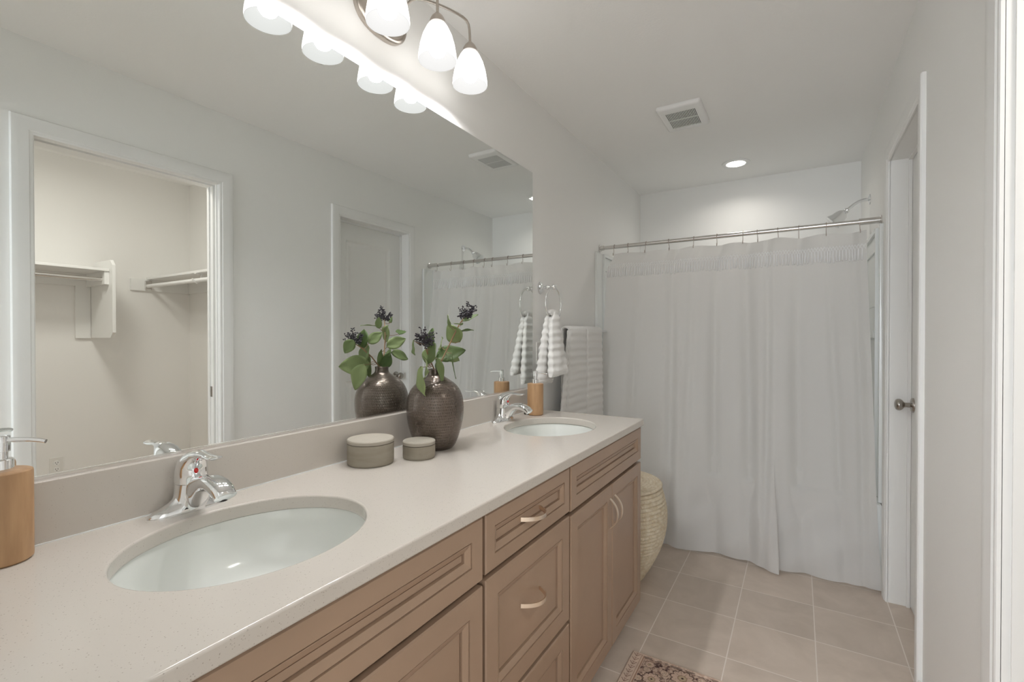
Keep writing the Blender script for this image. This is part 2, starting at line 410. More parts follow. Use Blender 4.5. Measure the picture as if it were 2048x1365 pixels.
# ------------------------------------------------------------ vanity cabinets
XF = .555
def front(y0, y1, z0, z1, fr=.052, bv=.018):
    rings = []
    for q, x in ((0, XF-.022), (0, XF-.003), (.003, XF), (fr-.004, XF), (fr-.0035, XF-.0045), (fr-.0015, XF-.0045), (fr-.001, XF-.0015), (fr, XF-.0015), (fr+bv-.0045, XF-.0080), (fr+bv-.0040, XF-.0160), (fr+bv-.0008, XF-.0160), (fr+bv, XF-.0120)):
        rings.append([(x, y0+q, z0+q), (x, y1-q, z0+q), (x, y1-q, z1-q), (x, y0+q, z1-q)])
    return G().loft(rings, True, (True, True))
def arch(c, L, axis, proj=.030, wd=.011, th=.0032):
    """arched strip pull; c on the front face"""
    n = 20; g = G(); rings = []
    for i in range(n+1):
        a = -1+2*i/n; s = a*L/2; h = proj*(1-abs(a)**2.4)+.0005
        da = 1e-3
        a2 = min(1, a+da); h2 = proj*(1-abs(a2)**2.4)
        a1 = max(-1, a-da); h1 = proj*(1-abs(a1)**2.4)
        t = Vector(((h2-h1), (a2-a1)*L/2)).normalized(); nrm = Vector((t.y, -t.x))   # in (x, s) plane
        o1 = (h+nrm.x*th/2, s+nrm.y*th/2); o2 = (h-nrm.x*th/2, s-nrm.y*th/2)
        ring = []
        for (x, q), wv in ((o1, -wd/2), (o1, wd/2), (o2, wd/2), (o2, -wd/2)):
            if axis == 'y': ring.append((c[0]+max(x, .0), c[1]+q, c[2]+wv))
            else: ring.append((c[0]+max(x, .0), c[1]+wv, c[2]+q))
        rings.append(ring)
    return g.loft(rings)
ZB, ZT, ZS = .069, .842, .8794
def carcass(t, y0, y1):
    x1 = XF-.026
    g = G(); g.box(.0, x1, y0, y0+.018, ZB, .849); g.box(.0, x1, y1-.018, y1, ZB, .849); g.box(.0, x1, y0+.018, y1-.018, ZB, ZB+.018)
    g.box(.0, .006, y0+.018, y1-.018, ZB, .849)
    mk('carcass', g, 'wood', t)
    mk('gap_shadow_sheet', G().box(x1, x1+.003, y0+.0005, y1-.0005, ZB+.002, .848), 'gapshadow', t)  # dark sheet behind the fronts, painting the shadow seen in their gaps
    mk('toe_kick', G().box(.05, x1-.07, y0, y1, 0, ZB), 'wood', t)
VY0, VY1, VY2, VY3 = .107, .877, 1.342, 2.112
# left sink cabinet
def sink_cab(y0, y1, label, vis):
    t = thing('sink_base_cabinet', label, 'cabinet', (.28, (y0+y1)/2, 0), 'vanity base cabinets')
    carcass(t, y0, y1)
    ym = (y0+y1)/2
    mk('false_drawer_front', front(y0+.003, y1-.003, .700, ZT, .046, .018), 'wood', t)
    d1 = mk('door', front(y0+.003, ym-.0015, ZB-.004, .686, .054, .018), 'wood', t)
    d2 = mk('door', front(ym+.0015, y1-.003, ZB-.004, .686, .054, .018), 'wood', t)
    mk('handle', arch((XF, ym-.026, .583), .112, 'z'), 'champagne', d1, smooth=50)
    mk('handle', arch((XF, ym+.026, .583), .112, 'z'), 'champagne', d2, smooth=50)
    return t
sink_cab(VY0, VY1-.004, 'dark brown sink cabinet nearest the camera, under the left oval sink', 1)
sink_cab(VY2+.004, VY3, 'dark brown two-door sink cabinet under the far sink, beside the woven basket', 1)
t = thing('drawer_base_cabinet', 'dark brown cabinet with a stack of three drawers between the two sink cabinets', 'cabinet', (.28, (VY1+VY2)/2, 0), 'vanity base cabinets')
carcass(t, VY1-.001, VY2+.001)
yc = (VY1+VY2)/2
for z0, z1, fr, hz in ((.705, ZT, .040, .772), (.372, .692, .054, .547), (ZB-.004, .359, .054, .23)):
    d = mk('drawer', front(VY1+.004, VY2-.004, z0, z1, fr, .018), 'wood', t)
    mk('handle', arch((XF-.012, yc, hz), .104, 'y', .040), 'champagne', d, smooth=50)

# ------------------------------------------------------------ countertop
XC = .5668; CY1 = 2.116; SINKS = [(.287, .507), (.283, 1.748)]; SA, SB = .214, .180
def counter():
    g = G(); z0, z1 = ZS-.030, ZS
    def quad(x0, x1, y0, y1):
        for z in (z0, z1): g.add([(x0,y0,z),(x1,y0,z),(x1,y1,z),(x0,y1,z)], [(0,1,2,3)])
    ys = [YF+.002]
    N = 96
    yprev = YF+.002
    for k, (sx, sy) in enumerate(SINKS):
        ya, yb = sy-.26, sy+.26
        quad(0.002, XC, yprev, ya); yprev = yb
        # ring between ellipse and rectangle, with the rectangle corners in the angle list
        x0, x1 = .002, XC
        angs = [2*PI*i/N for i in range(N)]
        for cx_, cy_ in ((x0, ya), (x1, ya), (x1, yb), (x0, yb)):
            a = math.atan2((cy_-sy)/SA, (cx_-sx)/SB) % (2*PI)
            j = min(range(N), key=lambda i: abs(angs[i]-a)); angs[j] = a
        outer = []; inner = []
        for a in angs:
            ex, ey = SB*math.cos(a), SA*math.sin(a); s = 1e9
            if ex > 1e-9: s = min(s, (x1-sx)/ex)
            if ex < -1e-9: s = min(s, (x0-sx)/ex)
            if ey > 1e-9: s = min(s, (yb-sy)/ey)
            if ey < -1e-9: s = min(s, (ya-sy)/ey)
            outer.append((sx+ex*s, sy+ey*s)); inner.append((sx+ex, sy+ey))
        for z in (z0, z1):
            g.loft([[(x, y, z) for x, y in outer], [(x, y, z) for x, y in inner]], True, (False, False))
        g.loft([[(x, y, z0) for x, y in inner], [(x, y, z1) for x, y in inner]], True, (False, False))
        # outer side walls of this block (front and back edges)
        for i in range(N):
            a, b = outer[i], outer[(i+1) % N]
            if abs(a[0]-b[0]) < 1e-7 and (abs(a[0]-x1) < 1e-6 or abs(a[0]-x0) < 1e-6):
                g.add([(a[0],a[1],z0),(b[0],b[1],z0),(b[0],b[1],z1),(a[0],a[1],z1)], [(0,1,2,3)])
    quad(.002, XC, yprev, CY1)
    segs = [(YF+.002, SINKS[0][1]-.26), (SINKS[0][1]+.26, SINKS[1][1]-.26), (SINKS[1][1]+.26, CY1)]
    # SINK block seams: the middle one is contiguous
    for a, b in segs:
        for x in (.002, XC): g.add([(x,a,z0),(x,b,z0),(x,b,z1),(x,a,z1)], [(0,1,2,3)])
    for y in (YF+.002, CY1): g.add([(.002,y,z0),(XC,y,z0),(XC,y,z1),(.002,y,z1)], [(0,1,2,3)])
    # middle quad was added from yprev; remove nothing
    return g
ct = thing('countertop', 'long off-white speckled quartz countertop with backsplash over the brown cabinets', 'countertop', (.28, 1.09, ZS-.03))
o = mk('slab', counter(), 'quartz', ct, smooth=30, bevel=.004, seg=3)
mk('backsplash', G().box(.001, .020, YF+.002, 2.106, ZS+.0005, .9905), 'quartz', ct, bevel=.002)
mk('caulk_line', G().box(.0195, .0225, YF+.003, 2.105, ZS, ZS+.0022), 'acrylic', ct)

# sinks
def sink(sx, sy, label):
    t = thing('undermount_sink', label, 'sink', (sx, sy, ZS-.19))
    prof = [(1.10, -.0305), (1.02, -.0305), (1.015, -.034), (1.00, -.045), (.975, -.07), (.93, -.10), (.85, -.130), (.70, -.152), (.45, -.164), (.15, -.169), (.11, -.170)]
    outp = [(.11, -.178), (.45, -.174), (.74, -.160), (.92, -.132), (1.0, -.10), (1.05, -.05), (1.10, -.0385)]
    g = G().lathe([(r, z) for r, z in prof]+[(r, z) for r, z in outp]+[(1.10, -.0305)], (sx, sy, ZS), 96, 'z', (False, False), SB, SA)
    mk('bowl', g, 'porcelain', t, smooth=60, merge=True)
    mk('drain', G().lathe([(.0, -.1745), (.021, -.1745), (.024, -.1685), (.021, -.1665), (.013, -.1675), (.012, -.1640), (.0, -.1635)], (sx, sy, ZS), 32, 'z', (False, False)), 'chrome', t, smooth=40)
    0 and mk('overflow_hole', G().lathe([(.0, 0), (.009, 0), (.010, .002), (.009, .003), (.0, .003)], (sx-SB*.985, sy, ZS-.062), 20, 'x', (False, False)), 'chrome', t)
sink(*SINKS[0], 'large oval white sink nearest the camera, behind the left chrome faucet')
sink(*SINKS[1], 'oval white sink at the far end of the counter beside the wooden dispenser')

# faucets
def faucet():
    L = Vector((.052, SINKS[0][1], ZS))
    t = thing('faucet', 'chrome single-lever faucet at the near sink, closest to the camera', 'faucet', tuple(L), 'single-lever chrome faucets')
    def P(x, y, z): return (L.x+x, L.y+y, L.z+z)
    # base plate with swept wings
    g = G()
    rings = []
    n = 48
    prof = [(1.0, .0), (1.0, .003), (.97, .0065), (.90, .010), (.78, .014), (.62, .019), (.48, .026), (.40, .034), (.36, .042)]
    for r, z in prof:
        ring = []
        for j in range(n):
            a = 2*PI*j/n; c, s_ = math.cos(a), math.sin(a)
            ey = .081*r*(abs(s_)**1.0)*(1 if s_ > 0 else -1)
            ex = .0275*(r**.35)*(abs(c)**1.05)*(1 if c > 0 else -1)
            ring.append(P(ex, ey, z))
        rings.append(ring)
    g.loft(rings)
    mk('base_plate', g, 'chrome', t, smooth=50)
    # body column
    g = G(); rings = []
    for z, rx, ry, ox in ((.002, .0285, .045, .0), (.010, .0285, .040, 0), (.020, .0285, .036, .0), (.034, .0285, .0325, 0), (.052, .0285, .0300, -.001), (.0575, .0280, .0290, -.001)):
        rings.append([P(ox+rx*math.cos(2*PI*j/40), ry*math.sin(2*PI*j/40), z) for j in range(40)])
    g.loft(rings)
    mk('body', g, 'chrome', t, smooth=50)
    # spout
    path = [(.0, .030, .030, .021), (.016, .036, .031, .0205), (.032, .047, .026, .0200), (.050, .0590, .0195, .0203), (.070, .0670, .0155, .0210), (.090, .0690, .0142, .0220), (.108, .0650, .0142, .0226), (.123, .0570, .0142, .0226), (.134, .0480, .0118, .0215), (.1355, .0465, .0085, .0160)]
    rings = []
    for i, (x, z, hh, hw) in enumerate(path):
        a = path[max(i-1, 0)]; b = path[min(i+1, len(path)-1)]
        tx, tz = b[0]-a[0], b[1]-a[1]; l = math.hypot(tx, tz); tx /= l; tz /= l
        if i == 0: tx, tz = 1, 0
        nx, nz = -tz, tx
        ring = []
        for j in range(28):
            q = 2*PI*j/28; c, s_ = math.cos(q), math.sin(q)
            e = .8
            cc = math.copysign(abs(c)**e, c); ss = math.copysign(abs(s_)**e, s_)
            ring.append(P(x+nx*hh*ss, hw*cc, z+nz*hh*ss))
        rings.append(ring)
    sp = mk('spout', G().loft(rings), 'chrome', t, smooth=50)
    mk('aerator', G().lathe([(.0, .0), (.0105, .0), (.0105, .009), (.0, .009)], P(.119, 0, .038), 24), 'dark', sp, smooth=40)
    # lever handle: dome flowing into a lever
    prof = [(-.001, .0585, .0292, .0298, 90), (-.001, .070, .0305, .0312, 87), (.001, .084, .0300, .0308, 78), (.006, .098, .0262, .0285, 60), (.017, .1090, .0190, .0240, 40), (.031, .1170, .0118, .0180, 22), (.046, .1205, .0070, .0125, 8), (.062, .1205, .0048, .0100, -3), (.078, .1190, .0044, .0120, -4), (.092, .1190, .0042, .0138, 4), (.101, .1205, .0036, .0120, 10), (.106, .1215, .0018, .0070, 12)]
    rings = []
    for x, z, hh, hw, ang in prof:
        a = math.radians(ang); nx, nz = -math.sin(a), math.cos(a)
        rings.append([P(x+nx*hh*math.sin(2*PI*j/32), hw*math.cos(2*PI*j/32), z+nz*hh*math.sin(2*PI*j/32)) for j in range(32)])
    mk('handle', G().loft(rings), 'chrome', t, smooth=60)
    mk('temperature_mark', G().sphere(P(.0285, -.004, .086), .0036, .0042, .0056, 12, 8), 'red', t, smooth=60, label='small red temperature mark')
    mk('lift_rod', G().lathe([(.0, 0), (.0022, 0), (.0022, .052), (.0045, .055), (.005, .060), (.003, .064), (.0, .065)], P(-.0262, -.006, .016), 12), 'chrome', t, smooth=40)
    return t
f1 = faucet()
dup(f1, (.052, SINKS[1][1], ZS), 'chrome single-lever faucet at the far sink, beside the wooden soap dispenser')

# ------------------------------------------------------------ soap dispensers
def dispenser(x, y, label, ang):
    t = thing('soap_dispenser', label, 'soap dispenser', (x, y, ZS), 'bamboo soap dispensers')
    mk('body', G().lathe([(.0, 0), (.0335, 0), (.0375, .0035), (.0378, .010), (.0378, .143), (.0370, .1465), (.0345, .148), (.0, .148)], (x, y, ZS), 56), 'bamboo', t, smooth=40)
    pu = mk('pump', G().lathe([(.0, .148), (.0155, .148), (.0155, .166), (.014, .1675), (.0085, .168), (.0085, .179), (.0105, .1795), (.0115, .180), (.0115, .2035), (.010, .2055), (.0, .206)], (x, y, ZS), 36), 'chrome', t, smooth=40)
    dx, dy = math.cos(ang), math.sin(ang)
    path = [(x+dx*q, y+dy*q, ZS+z) for q, z in ((.004, .1975), (.02, .198), (.04, .1975), (.055, .1955), (.062, .1935))]
    mk('nozzle', G().tube(path, [(.0042, .0042), (.004, .004), (.0036, .0036), (.0034, .0034), (.0034, .0034)], 14), 'chrome', pu, smooth=40)
dispenser(.052, .226, 'round wooden soap dispenser with chrome pump cut off by the left edge of the photo', .75)
dispenser(.098, 1.962, 'round wooden soap dispenser with chrome pump behind the far faucet', -.02)

# ------------------------------------------------------------ concrete boxes
def canister(x, y, r, h, label):
    t = thing('round_canister', label, 'canister', (x, y, ZS), 'round concrete canisters')
    mk('pot', G().lathe([(.0, 0), (r-.004, 0), (r-.001, .003), (r, .008), (r, h-.0135), (r-.003, h-.0125), (.0, h-.0125)], (x, y, ZS), 72), 'concrete', t, smooth=35)
    mk('lid', G().lathe([(.0, h-.0118), (r-.003, h-.0118), (r, h-.0110), (r+.0004, h-.003), (r-.0015, h-.0005), (r-.010, h), (.0, h)], (x, y, ZS), 72), 'concretelid', t, smooth=35)
canister(.094, .963, .0655, .073, 'larger round grey concrete canister with lid, left of the smaller one')
canister(.171, 1.083, .0485, .053, 'smaller round grey concrete canister with lid, right in front of the bronze vase')

# ------------------------------------------------------------ vase
VX, VY = .128, 1.209
prof = [(.0, .003), (.050, .003), (.056, 0), (.060, .004), (.0675, .014), (.076, .035), (.0845, .063), (.0905, .090), (.0935, .115), (.0938, .140), (.0915, .160), (.0865, .178), (.0775, .196), (.063, .2125), (.047, .224), (.034, .2325), (.0275, .238), (.0245, .243), (.0235, .250), (.0240, .2585), (.0225, .2600), (.0205, .2585), (.0200, .245), (.023, .235), (.06, .205), (.085, .15), (.07, .04), (.0, .012)]
vt = thing('vase', 'dark bronze dimpled bottle vase behind the smaller concrete canister', 'vase', (VX, VY, ZS))
nv = 96
def vase_geo():
    # resample the outer profile smoothly
    P = [Vector((r, z)) for r, z in prof]
    out = P[:3]
    for i in range(2, 20):
        p0, p1, p2, p3 = P[i-1], P[i], P[i+1], P[min(i+2, len(P)-1)]
        for k in range(1, 5):
            t_ = k/4
            out.append(.5*((2*p1)+(p2-p0)*t_+(2*p0-5*p1+4*p2-p3)*t_*t_+(3*p1-p0-3*p2+p3)*t_**3))
    out += P[21:]
    return out
VP = vase_geo()
g = G().lathe([(max(p.x, .0002), p.y) for p in VP], (VX, VY, ZS), nv, 'z', (False, False))
vo = mk('vase_body', g, 'vase', vt, smooth=70)
uvl = vo.data.uv_layers.new(name='UVMap')
arc = [0]
for a, b in zip(VP, VP[1:]): arc.append(arc[-1]+(b-a).length)
i0 = 2; tot = next(arc[i] for i in range(len(VP)) if VP[i].y > .240 and i > 5)-arc[i0]
for poly in vo.data.polygons:
    js = [v % nv for v in poly.vertices]; wrap = max(js)-min(js) > nv/2
    for li, vi in zip(poly.loop_indices, poly.vertices):
        j = vi % nv; k = vi//nv
        if wrap and j < nv/2: j += nv
        uvl.data[li].uv = (j/nv, (arc[k]-arc[i0])/tot)

# ------------------------------------------------------------ berry branches
RR = Vector((.75, .65, 0)).normalized(); NR = Vector((.65, -.76, .1)).normalized()      # right / toward the viewer
NMv = Vector((-.77, -.64, .05)).normalized(); RM = Vector((-.64, .77, 0)).normalized()  # toward the mirror
def leaf(c, dirv, n, L, Wd, curl=.12, fold=.18):
    L *= 1.22; Wd *= 1.28
    c = Vector(c); d = Vector(dirv).normalized(); n = Vector(n); n = (n-d*n.dot(d)).normalized(); s = d.cross(n)
    base = c-d*L/2
    g = G()
    def fn(u, v):
        t_ = u; q = (v-.5)*2
        wv = Wd/2*(math.sin(PI*min(1, t_**.85))**.75)*(1-.15*t_)
        p = base+d*L*t_+s*q*wv+n*(-curl*L*(t_-.2)**2+fold*abs(q)*wv - .05*Wd*math.sin(q*5+t_*9)*abs(q))
        return p
    g.grid(fn, 12, 6)
    return g, base
def branch(name, label, stem, berries, leaves, crad):
    t = thing(name, label, 'branch', stem[0], 'berry branches in the vase')
    st = G().tube(stem, [.0022]*(len(stem)-1)+[.0014], 8)
    for c, dv, n, L, Wd, curl in leaves:
        _, b = leaf(c, dv, n, L, Wd, curl)
        # petiole from nearest stem sample
        best = None
        for a, e in zip(stem, stem[1:]):
            for k in range(9):
                p = Vector(a).lerp(Vector(e), k/8)
                dd = (p-b).length+max(0, p.z-b.z)*1.2
                if best is None or dd < best[0]: best = (dd, p)
        m_ = best[1].lerp(b, .5)+Vector((0, 0, -.004))
        st.tube([tuple(best[1]), tuple(m_), tuple(b+Vector(dv).normalized()*.004)], .0010, 6)
    mk('stem', st, 'twig', t, smooth=60)
    for c, dv, n, L, Wd, curl in leaves:
        lg, _ = leaf(c, dv, n, L, Wd, curl)
        mk('leaf', lg, 'leaf', t, smooth=80, solid=.0006)
    g = G(); tw = G()
    rnd = random.Random(len(leaves)*13+5)
    top = Vector(stem[-1])
    for k in range(24):
        th = rnd.uniform(0, 2*PI); ph = math.acos(rnd.uniform(-.8, 1)); rr = crad*rnd.uniform(.55, 1.0)
        e = Vector(berries)+Vector((math.sin(ph)*math.cos(th), math.sin(ph)*math.sin(th), math.cos(ph)*1.0))*rr
        tw.tube([tuple(top), tuple(top.lerp(e, .5)+Vector((0, 0, .002))), tuple(e)], .0008, 5)
        for q in range(9):
            f = rnd.uniform(.45, 1.06)
            b0 = top.lerp(e, f); off = Vector((rnd.gauss(0, 1), rnd.gauss(0, 1), rnd.gauss(0, 1)))
            off = off.normalized()*rnd.uniform(.003, .0085)
            b1 = b0+off
            tw.tube([tuple(b0), tuple(b1)], .0006, 4)
            dd = off.normalized(); r_ = rnd.uniform(.0017, .0024)
            g.tube([tuple(b1-dd*.0025), tuple(b1-dd*.001), tuple(b1+dd*.0015), tuple(b1+dd*.003)], [.0009, r_, r_*.95, .0007], 7)
    bc = mk('berry_cluster', g, 'berry', t, smooth=80, label='cluster of small blackish berries')
    mk('twiglets', tw, 'berry', bc, smooth=80)
UP = Vector((0, 0, 1))
branch('berry_branch', 'shorter berry branch with broad green leaves leaning left out of the bronze vase',
    [(.128, 1.205, 1.05), (.130, 1.203, 1.135), (.137, 1.170, 1.175), (.150, 1.140, 1.205), (.162, 1.118, 1.222)], (.166, 1.111, 1.238),
    [((.146, 1.119, 1.108), RM*-.35+UP*-.9, NMv+NR*.5, .078, .048, .25),
     ((.168, 1.120, 1.147), RM*-1+UP*-.08, NMv, .085, .058, .10),
     ((.154, 1.155, 1.192), UP*1+RR*.35, NMv*.8+NR*.9, .060, .046, .10),
     ((.158, 1.150, 1.240), UP*1+RR*.1, NR*.8+NMv, .056, .042, .15),
     ((.128, 1.178, 1.243), UP*.6+RM*.7, NMv+UP*.3, .050, .034, .15),
     ((.150, 1.082, 1.213), UP*-.8+RM*-.5, NMv+UP*.3, .044, .034, .15),
     ((.170, 1.186, 1.136), UP*-1+RR*.25, NR*.7+RR*.7, .074, .026, .12),
     ((.118, 1.190, 1.178), UP*1+RM*.25, NMv*.5+RR*.8, .042, .012, .10)], .040)
branch('berry_branch', 'taller berry branch leaning right out of the bronze vase',
    [(.128, 1.210, 1.05), (.132, 1.214, 1.135), (.146, 1.238, 1.19), (.162, 1.258, 1.242), (.178, 1.272, 1.285), (.192, 1.282, 1.312)], (.200, 1.288, 1.330),
    [((.150, 1.262, 1.190), RR*.95+UP*.28, NR+UP*.45, .086, .050, .15),
     ((.162, 1.264, 1.257), UP*.7+RR*-.5, NR*.8+NMv*.5, .060, .050, .12),
     ((.150, 1.330, 1.266), RR*.9+RM*.3+UP*.25, UP*.8+NMv*.5, .066, .034, .15),
     ((.128, 1.302, 1.176), RM*.8+RR*.4+UP*-.3, NMv*.8+UP*.4, .068, .034, .15),
     ((.175, 1.246, 1.150), UP*-1+RR*.12, NMv*.7+RR*.5, .074, .020, .05),
     ((.168, 1.232, 1.297), UP*.9+RR*-.3, NMv+NR*.3, .036, .022, .1),
     ((.192, 1.316, 1.312), RR*.85+UP*.4, NR*.6+UP*.5, .050, .018, .1),
     ((.210, 1.225, 1.288), NR*.8+RR*-.3, UP, .055, .024, .1),
     ((.110, 1.262, 1.225), RM*.9+UP*.4, NMv+UP*.2, .062, .038, .1),
     ((.120, 1.225, 1.160), UP*.9+RM*.3, NMv, .052, .034, .1)], .040)

# ------------------------------------------------------------ mirror
mi = thing('wall_mirror', 'wide frameless mirror above the counter reflecting the closet and doors', 'mirror', (0, 1.09, .993))
mk('mirror_glass', G().box(.0005, .004, YF+.003, 2.106, .9955, 2.0766), 'mirror', mi)
mk('bottom_channel', G().box(.0005, .0065, YF+.003, 2.106, .9908, .9965), 'rodmetal', mi)

# ------------------------------------------------------------ vanity light
FY = 1.088
vl = thing('vanity_light', 'brushed nickel vanity light with four glowing white glass shades above the mirror', 'light fixture', (0, FY, 2.29))
rings = []
for x, s in ((0.0005, 1.0), (.014, 1.0), (.020, .96), (.022, .90), (.017, .86), (.017, .5), (.017, .02)):
    rings.append([(x, FY+.108*s*math.copysign(abs(math.cos(2*PI*j/64))**.82, math.cos(2*PI*j/64)), 2.288+.084*s*math.copysign(abs(math.sin(2*PI*j/64))**.82, math.sin(2*PI*j/64))) for j in range(64)])
mk('backplate', G().loft(rings), 'nickel', vl, smooth=40)
mk('finial', G().lathe([(.0, .0), (.011, .0), (.011, .006), (.006, .010), (.009, .016), (.006, .022), (.0, .024)], (.017, FY, 2.292), 24, 'x'), 'nickel', vl, smooth=40)
SX = .147; ZR_ = 2.145
for k, y in enumerate((1.378, 1.200, .982, .800)):
    # arm: leaves the plate, loops up and over to the socket
    sgn = 1 if y > FY else -1; far = abs(y-FY) > .2
    ys = FY+sgn*(.065 if far else .035)
    zt = 2.372 if far else 2.378
    y1_ = y
    pts = [(.015, ys, 2.300), (.045, ys+sgn*.004, 2.325)]
    n = 12
    for i in range(n+1):
        a = PI*(1-i/n)
        yy = ys+(y1_-ys)*(1-math.cos(PI-a))/2
        xx = .060+(SX-.060)*min(1, (i/n)*1.35)
        zz = 2.333+(zt-2.333)*math.sin(PI*min(1, i/n*.62+.06)/1.0)**.8 if False else 2.330+(zt-2.330)*math.sin(PI*(.10+.62*i/n))
        pts.append((xx, yy, zz))
    # end straight down
    last = pts[-1]
    pts[-1] = (SX, y, pts[-2][2]-.010)
    pts.append((SX, y, 2.312)); pts.append((SX, y, 2.298))
    # smooth
    P3 = [Vector(p) for p in pts]
    for _ in range(3): P3 = [P3[0]]+[(P3[i-1]+P3[i]*2+P3[i+1])/4 for i in range(1, len(P3)-1)]+[P3[-1]]
    mk('arm', G().tube([tuple(p) for p in P3], .0046, 12), 'nickel', vl, smooth=60)
    mk('socket_cup', G().lathe([(.0, 2.302), (.0065, 2.301), (.010, 2.297), (.0185, 2.288), (.025, 2.276), (.0275, 2.264), (.0265, 2.2635), (.0, 2.268)], (SX, y, 0), 32, 'z', (False, False)), 'nickel', vl, smooth=40)
    sh = mk('glass_shade', G().lathe([(.020, 2.270), (.026, 2.2665), (.0355, 2.252), (.0475, 2.226), (.0560, 2.196), (.0610, 2.166), (.0622, 2.152), (.0615, 2.1445), (.0590, 2.1448), (.0585, 2.164), (.0535, 2.194), (.045, 2.223), (.033, 2.248), (.020, 2.262), (.020, 2.270)], (SX, y, 0), 56, 'z', (False, False)), 'shade', vl, smooth=60)
    sh.data.materials.append(M['shade_in'])
    for pl in sh.data.polygons:
        rr_ = (pl.center.x+0-SX)**2+(pl.center.y+FY-y)**2
        d_ = (pl.center.x-SX)*pl.normal.x+(pl.center.y+FY-y)*pl.normal.y
        if d_ < 0: pl.material_index = 1
    mk('bulb', G().lathe([(.0005, 2.158), (.010, 2.1595), (.020, 2.165), (.0260, 2.174), (.0280, 2.185), (.0268, 2.197), (.021, 2.211), (.0145, 2.232), (.0135, 2.262), (.0005, 2.262)], (SX, y, 0), 28, 'z', (False, False)), 'bulb', sh, smooth=60)

# ------------------------------------------------------------ ceiling vent, downlight
ev = thing('exhaust_vent', 'square white exhaust fan grille on the ceiling', 'vent', (.617, 2.688, H))
vx0, vx1, vy0, vy1 = .505, .729, 2.537, 2.842
hz = H-.022; g = G()
sx0, sx1, sy0, sy1 = vx0+.036, vx1-.036, vy0+.060, vy1-.045
def rc(x0, x1, y0, y1, r, z):
    return [(cx_+r*math.cos(math.radians(a0+k*15)), cy_+r*math.sin(math.radians(a0+k*15)), z) for cx_, cy_, a0 in ((x1-r, y1-r, 0), (x0+r, y1-r, 90), (x0+r, y0+r, 180), (x1-r, y0+r, 270)) for k in range(7)]
rg = [rc(vx0+i_, vx1-i_, vy0+i_, vy1-i_, .014, z_) for i_, z_ in ((0, H-.0005), (0, H-.010), (.0015, H-.015), (.005, H-.0195), (.010, H-.0218), (.016, H-.0222))]
rg += [rc(sx0, sx1, sy0, sy1, .0008, z_) for z_ in (H-.0222, H-.006)]
mk('frame', g.loft(rg, True, (False, False)), 'plastic', ev, smooth=35)
NS = 20; pw = (sx1-sx0)/NS; g = G()
for i in range(NS+1):
    x = sx0+i*pw; g.box(x-pw*.25, x+pw*.25, sy0-.001, sy1+.001, hz+.001, hz+.004)
g.box(sx0, sx1, (sy0+sy1)/2-.003, (sy0+sy1)/2+.003, hz+.0015, hz+.009)
mk('louvres', g, 'plastic', ev)
mk('dark_inside', G().box(sx0-.002, sx1+.002, sy0-.002, sy1+.002, H-.0165, H-.0155), 'dark', ev)
dl = thing('recessed_light', 'round recessed ceiling light glowing over the tub', 'ceiling light', (.78, 3.625, H))
mk('trim_ring', G().lathe([(.062, -.001), (.090, -.001), (.089, -.006), (.072, -.010), (.061, -.007), (.060, -.001)], (.78, 3.625, H), 56, 'z', (False, False)), 'plastic', dl, smooth=40)
mk('lens', G().lathe([(.0, -.001), (.061, -.001), (.060, -.0055), (.0, -.0055)], (.78, 3.625, H), 48), 'lens', dl)

# ------------------------------------------------------------ tub, surround, rod, shower head
TY = 2.935
tub = thing('bathtub', 'white alcove bathtub behind the shower curtain', 'bathtub', (.76, 3.45, 0))
g = G(); n = 64
def rr(x0, x1, y0, y1, r, z):
    pts = []
    for cx_, cy_, a0 in ((x1-r, y1-r, 0), (x0+r, y1-r, 90), (x0+r, y0+r, 180), (x1-r, y0+r, 270)):
        for k in range(9):
            a = math.radians(a0+k*11.25); pts.append((cx_+r*math.cos(a), cy_+r*math.sin(a), z))
    return pts
x0, x1, y0, y1 = .003, W-.003, TY, D-.012
rg = [rr(x0, x1, y0, y1, .004, .001), rr(x0, x1, y0, y1, .004, .40), rr(x0+.006, x1-.006, y0+.006, y1-.006, .004, .412),
      rr(x0+.07, x1-.07, y0+.07, y1-.07, .12, .412), rr(x0+.085, x1-.085, y0+.085, y1-.085, .12, .395), rr(x0+.13, x1-.13, y0+.14, y1-.14, .15, .12), rr(x0+.18, x1-.18, y0+.19, y1-.19, .15, .07)]
mk('tub_shell', g.loft(rg), 'acrylic', tub, smooth=40)
g = G()
SZ0, SZ1 = .414, 1.812
sur = thing('tub_surround', 'white moulded tub surround panels edging the shower alcove', 'shower surround', (.76, 3.45, SZ0))
for nm, xa, xb in (('left_panel', .001, .010), ('right_panel', W-.010, W-.001)):
    s = 1 if xa < 1 else -1; w0 = .001 if s > 0 else W-.001
    g = G(); g.box(w0, w0+s*.008, 2.972, D-.001, SZ0, SZ1)
    g.box(w0, w0+s*.017, 2.972, 2.990, SZ0, SZ1); g.box(w0, w0+s*.022, 3.092, 3.112, SZ0, SZ1); g.box(w0, w0+s*.022, 3.112, D-.001, SZ1-.02, SZ1)
    g.box(w0, w0+s*.016, 3.115, D-.001, 1.70, 1.712); g.box(w0, w0+s*.018, 3.2, D-.05, 1.24, 1.28)
    for kk in range(4): g.box(w0, w0+s*.0115, 3.115, D-.001, .60+kk*.27, .604+kk*.27)
    mk('side_panel', g, 'acrylic', sur, bevel=.003)
g = G(); g.box(.022, W-.022, D-.012, D-.001, SZ0, SZ1); g.box(.022, W-.022, D-.022, D-.012, SZ1-.02, SZ1); g.box(.022, W-.022, D-.09, D-.012, 1.24, 1.27)
mk('rear_panel', g, 'acrylic', sur, bevel=.003)

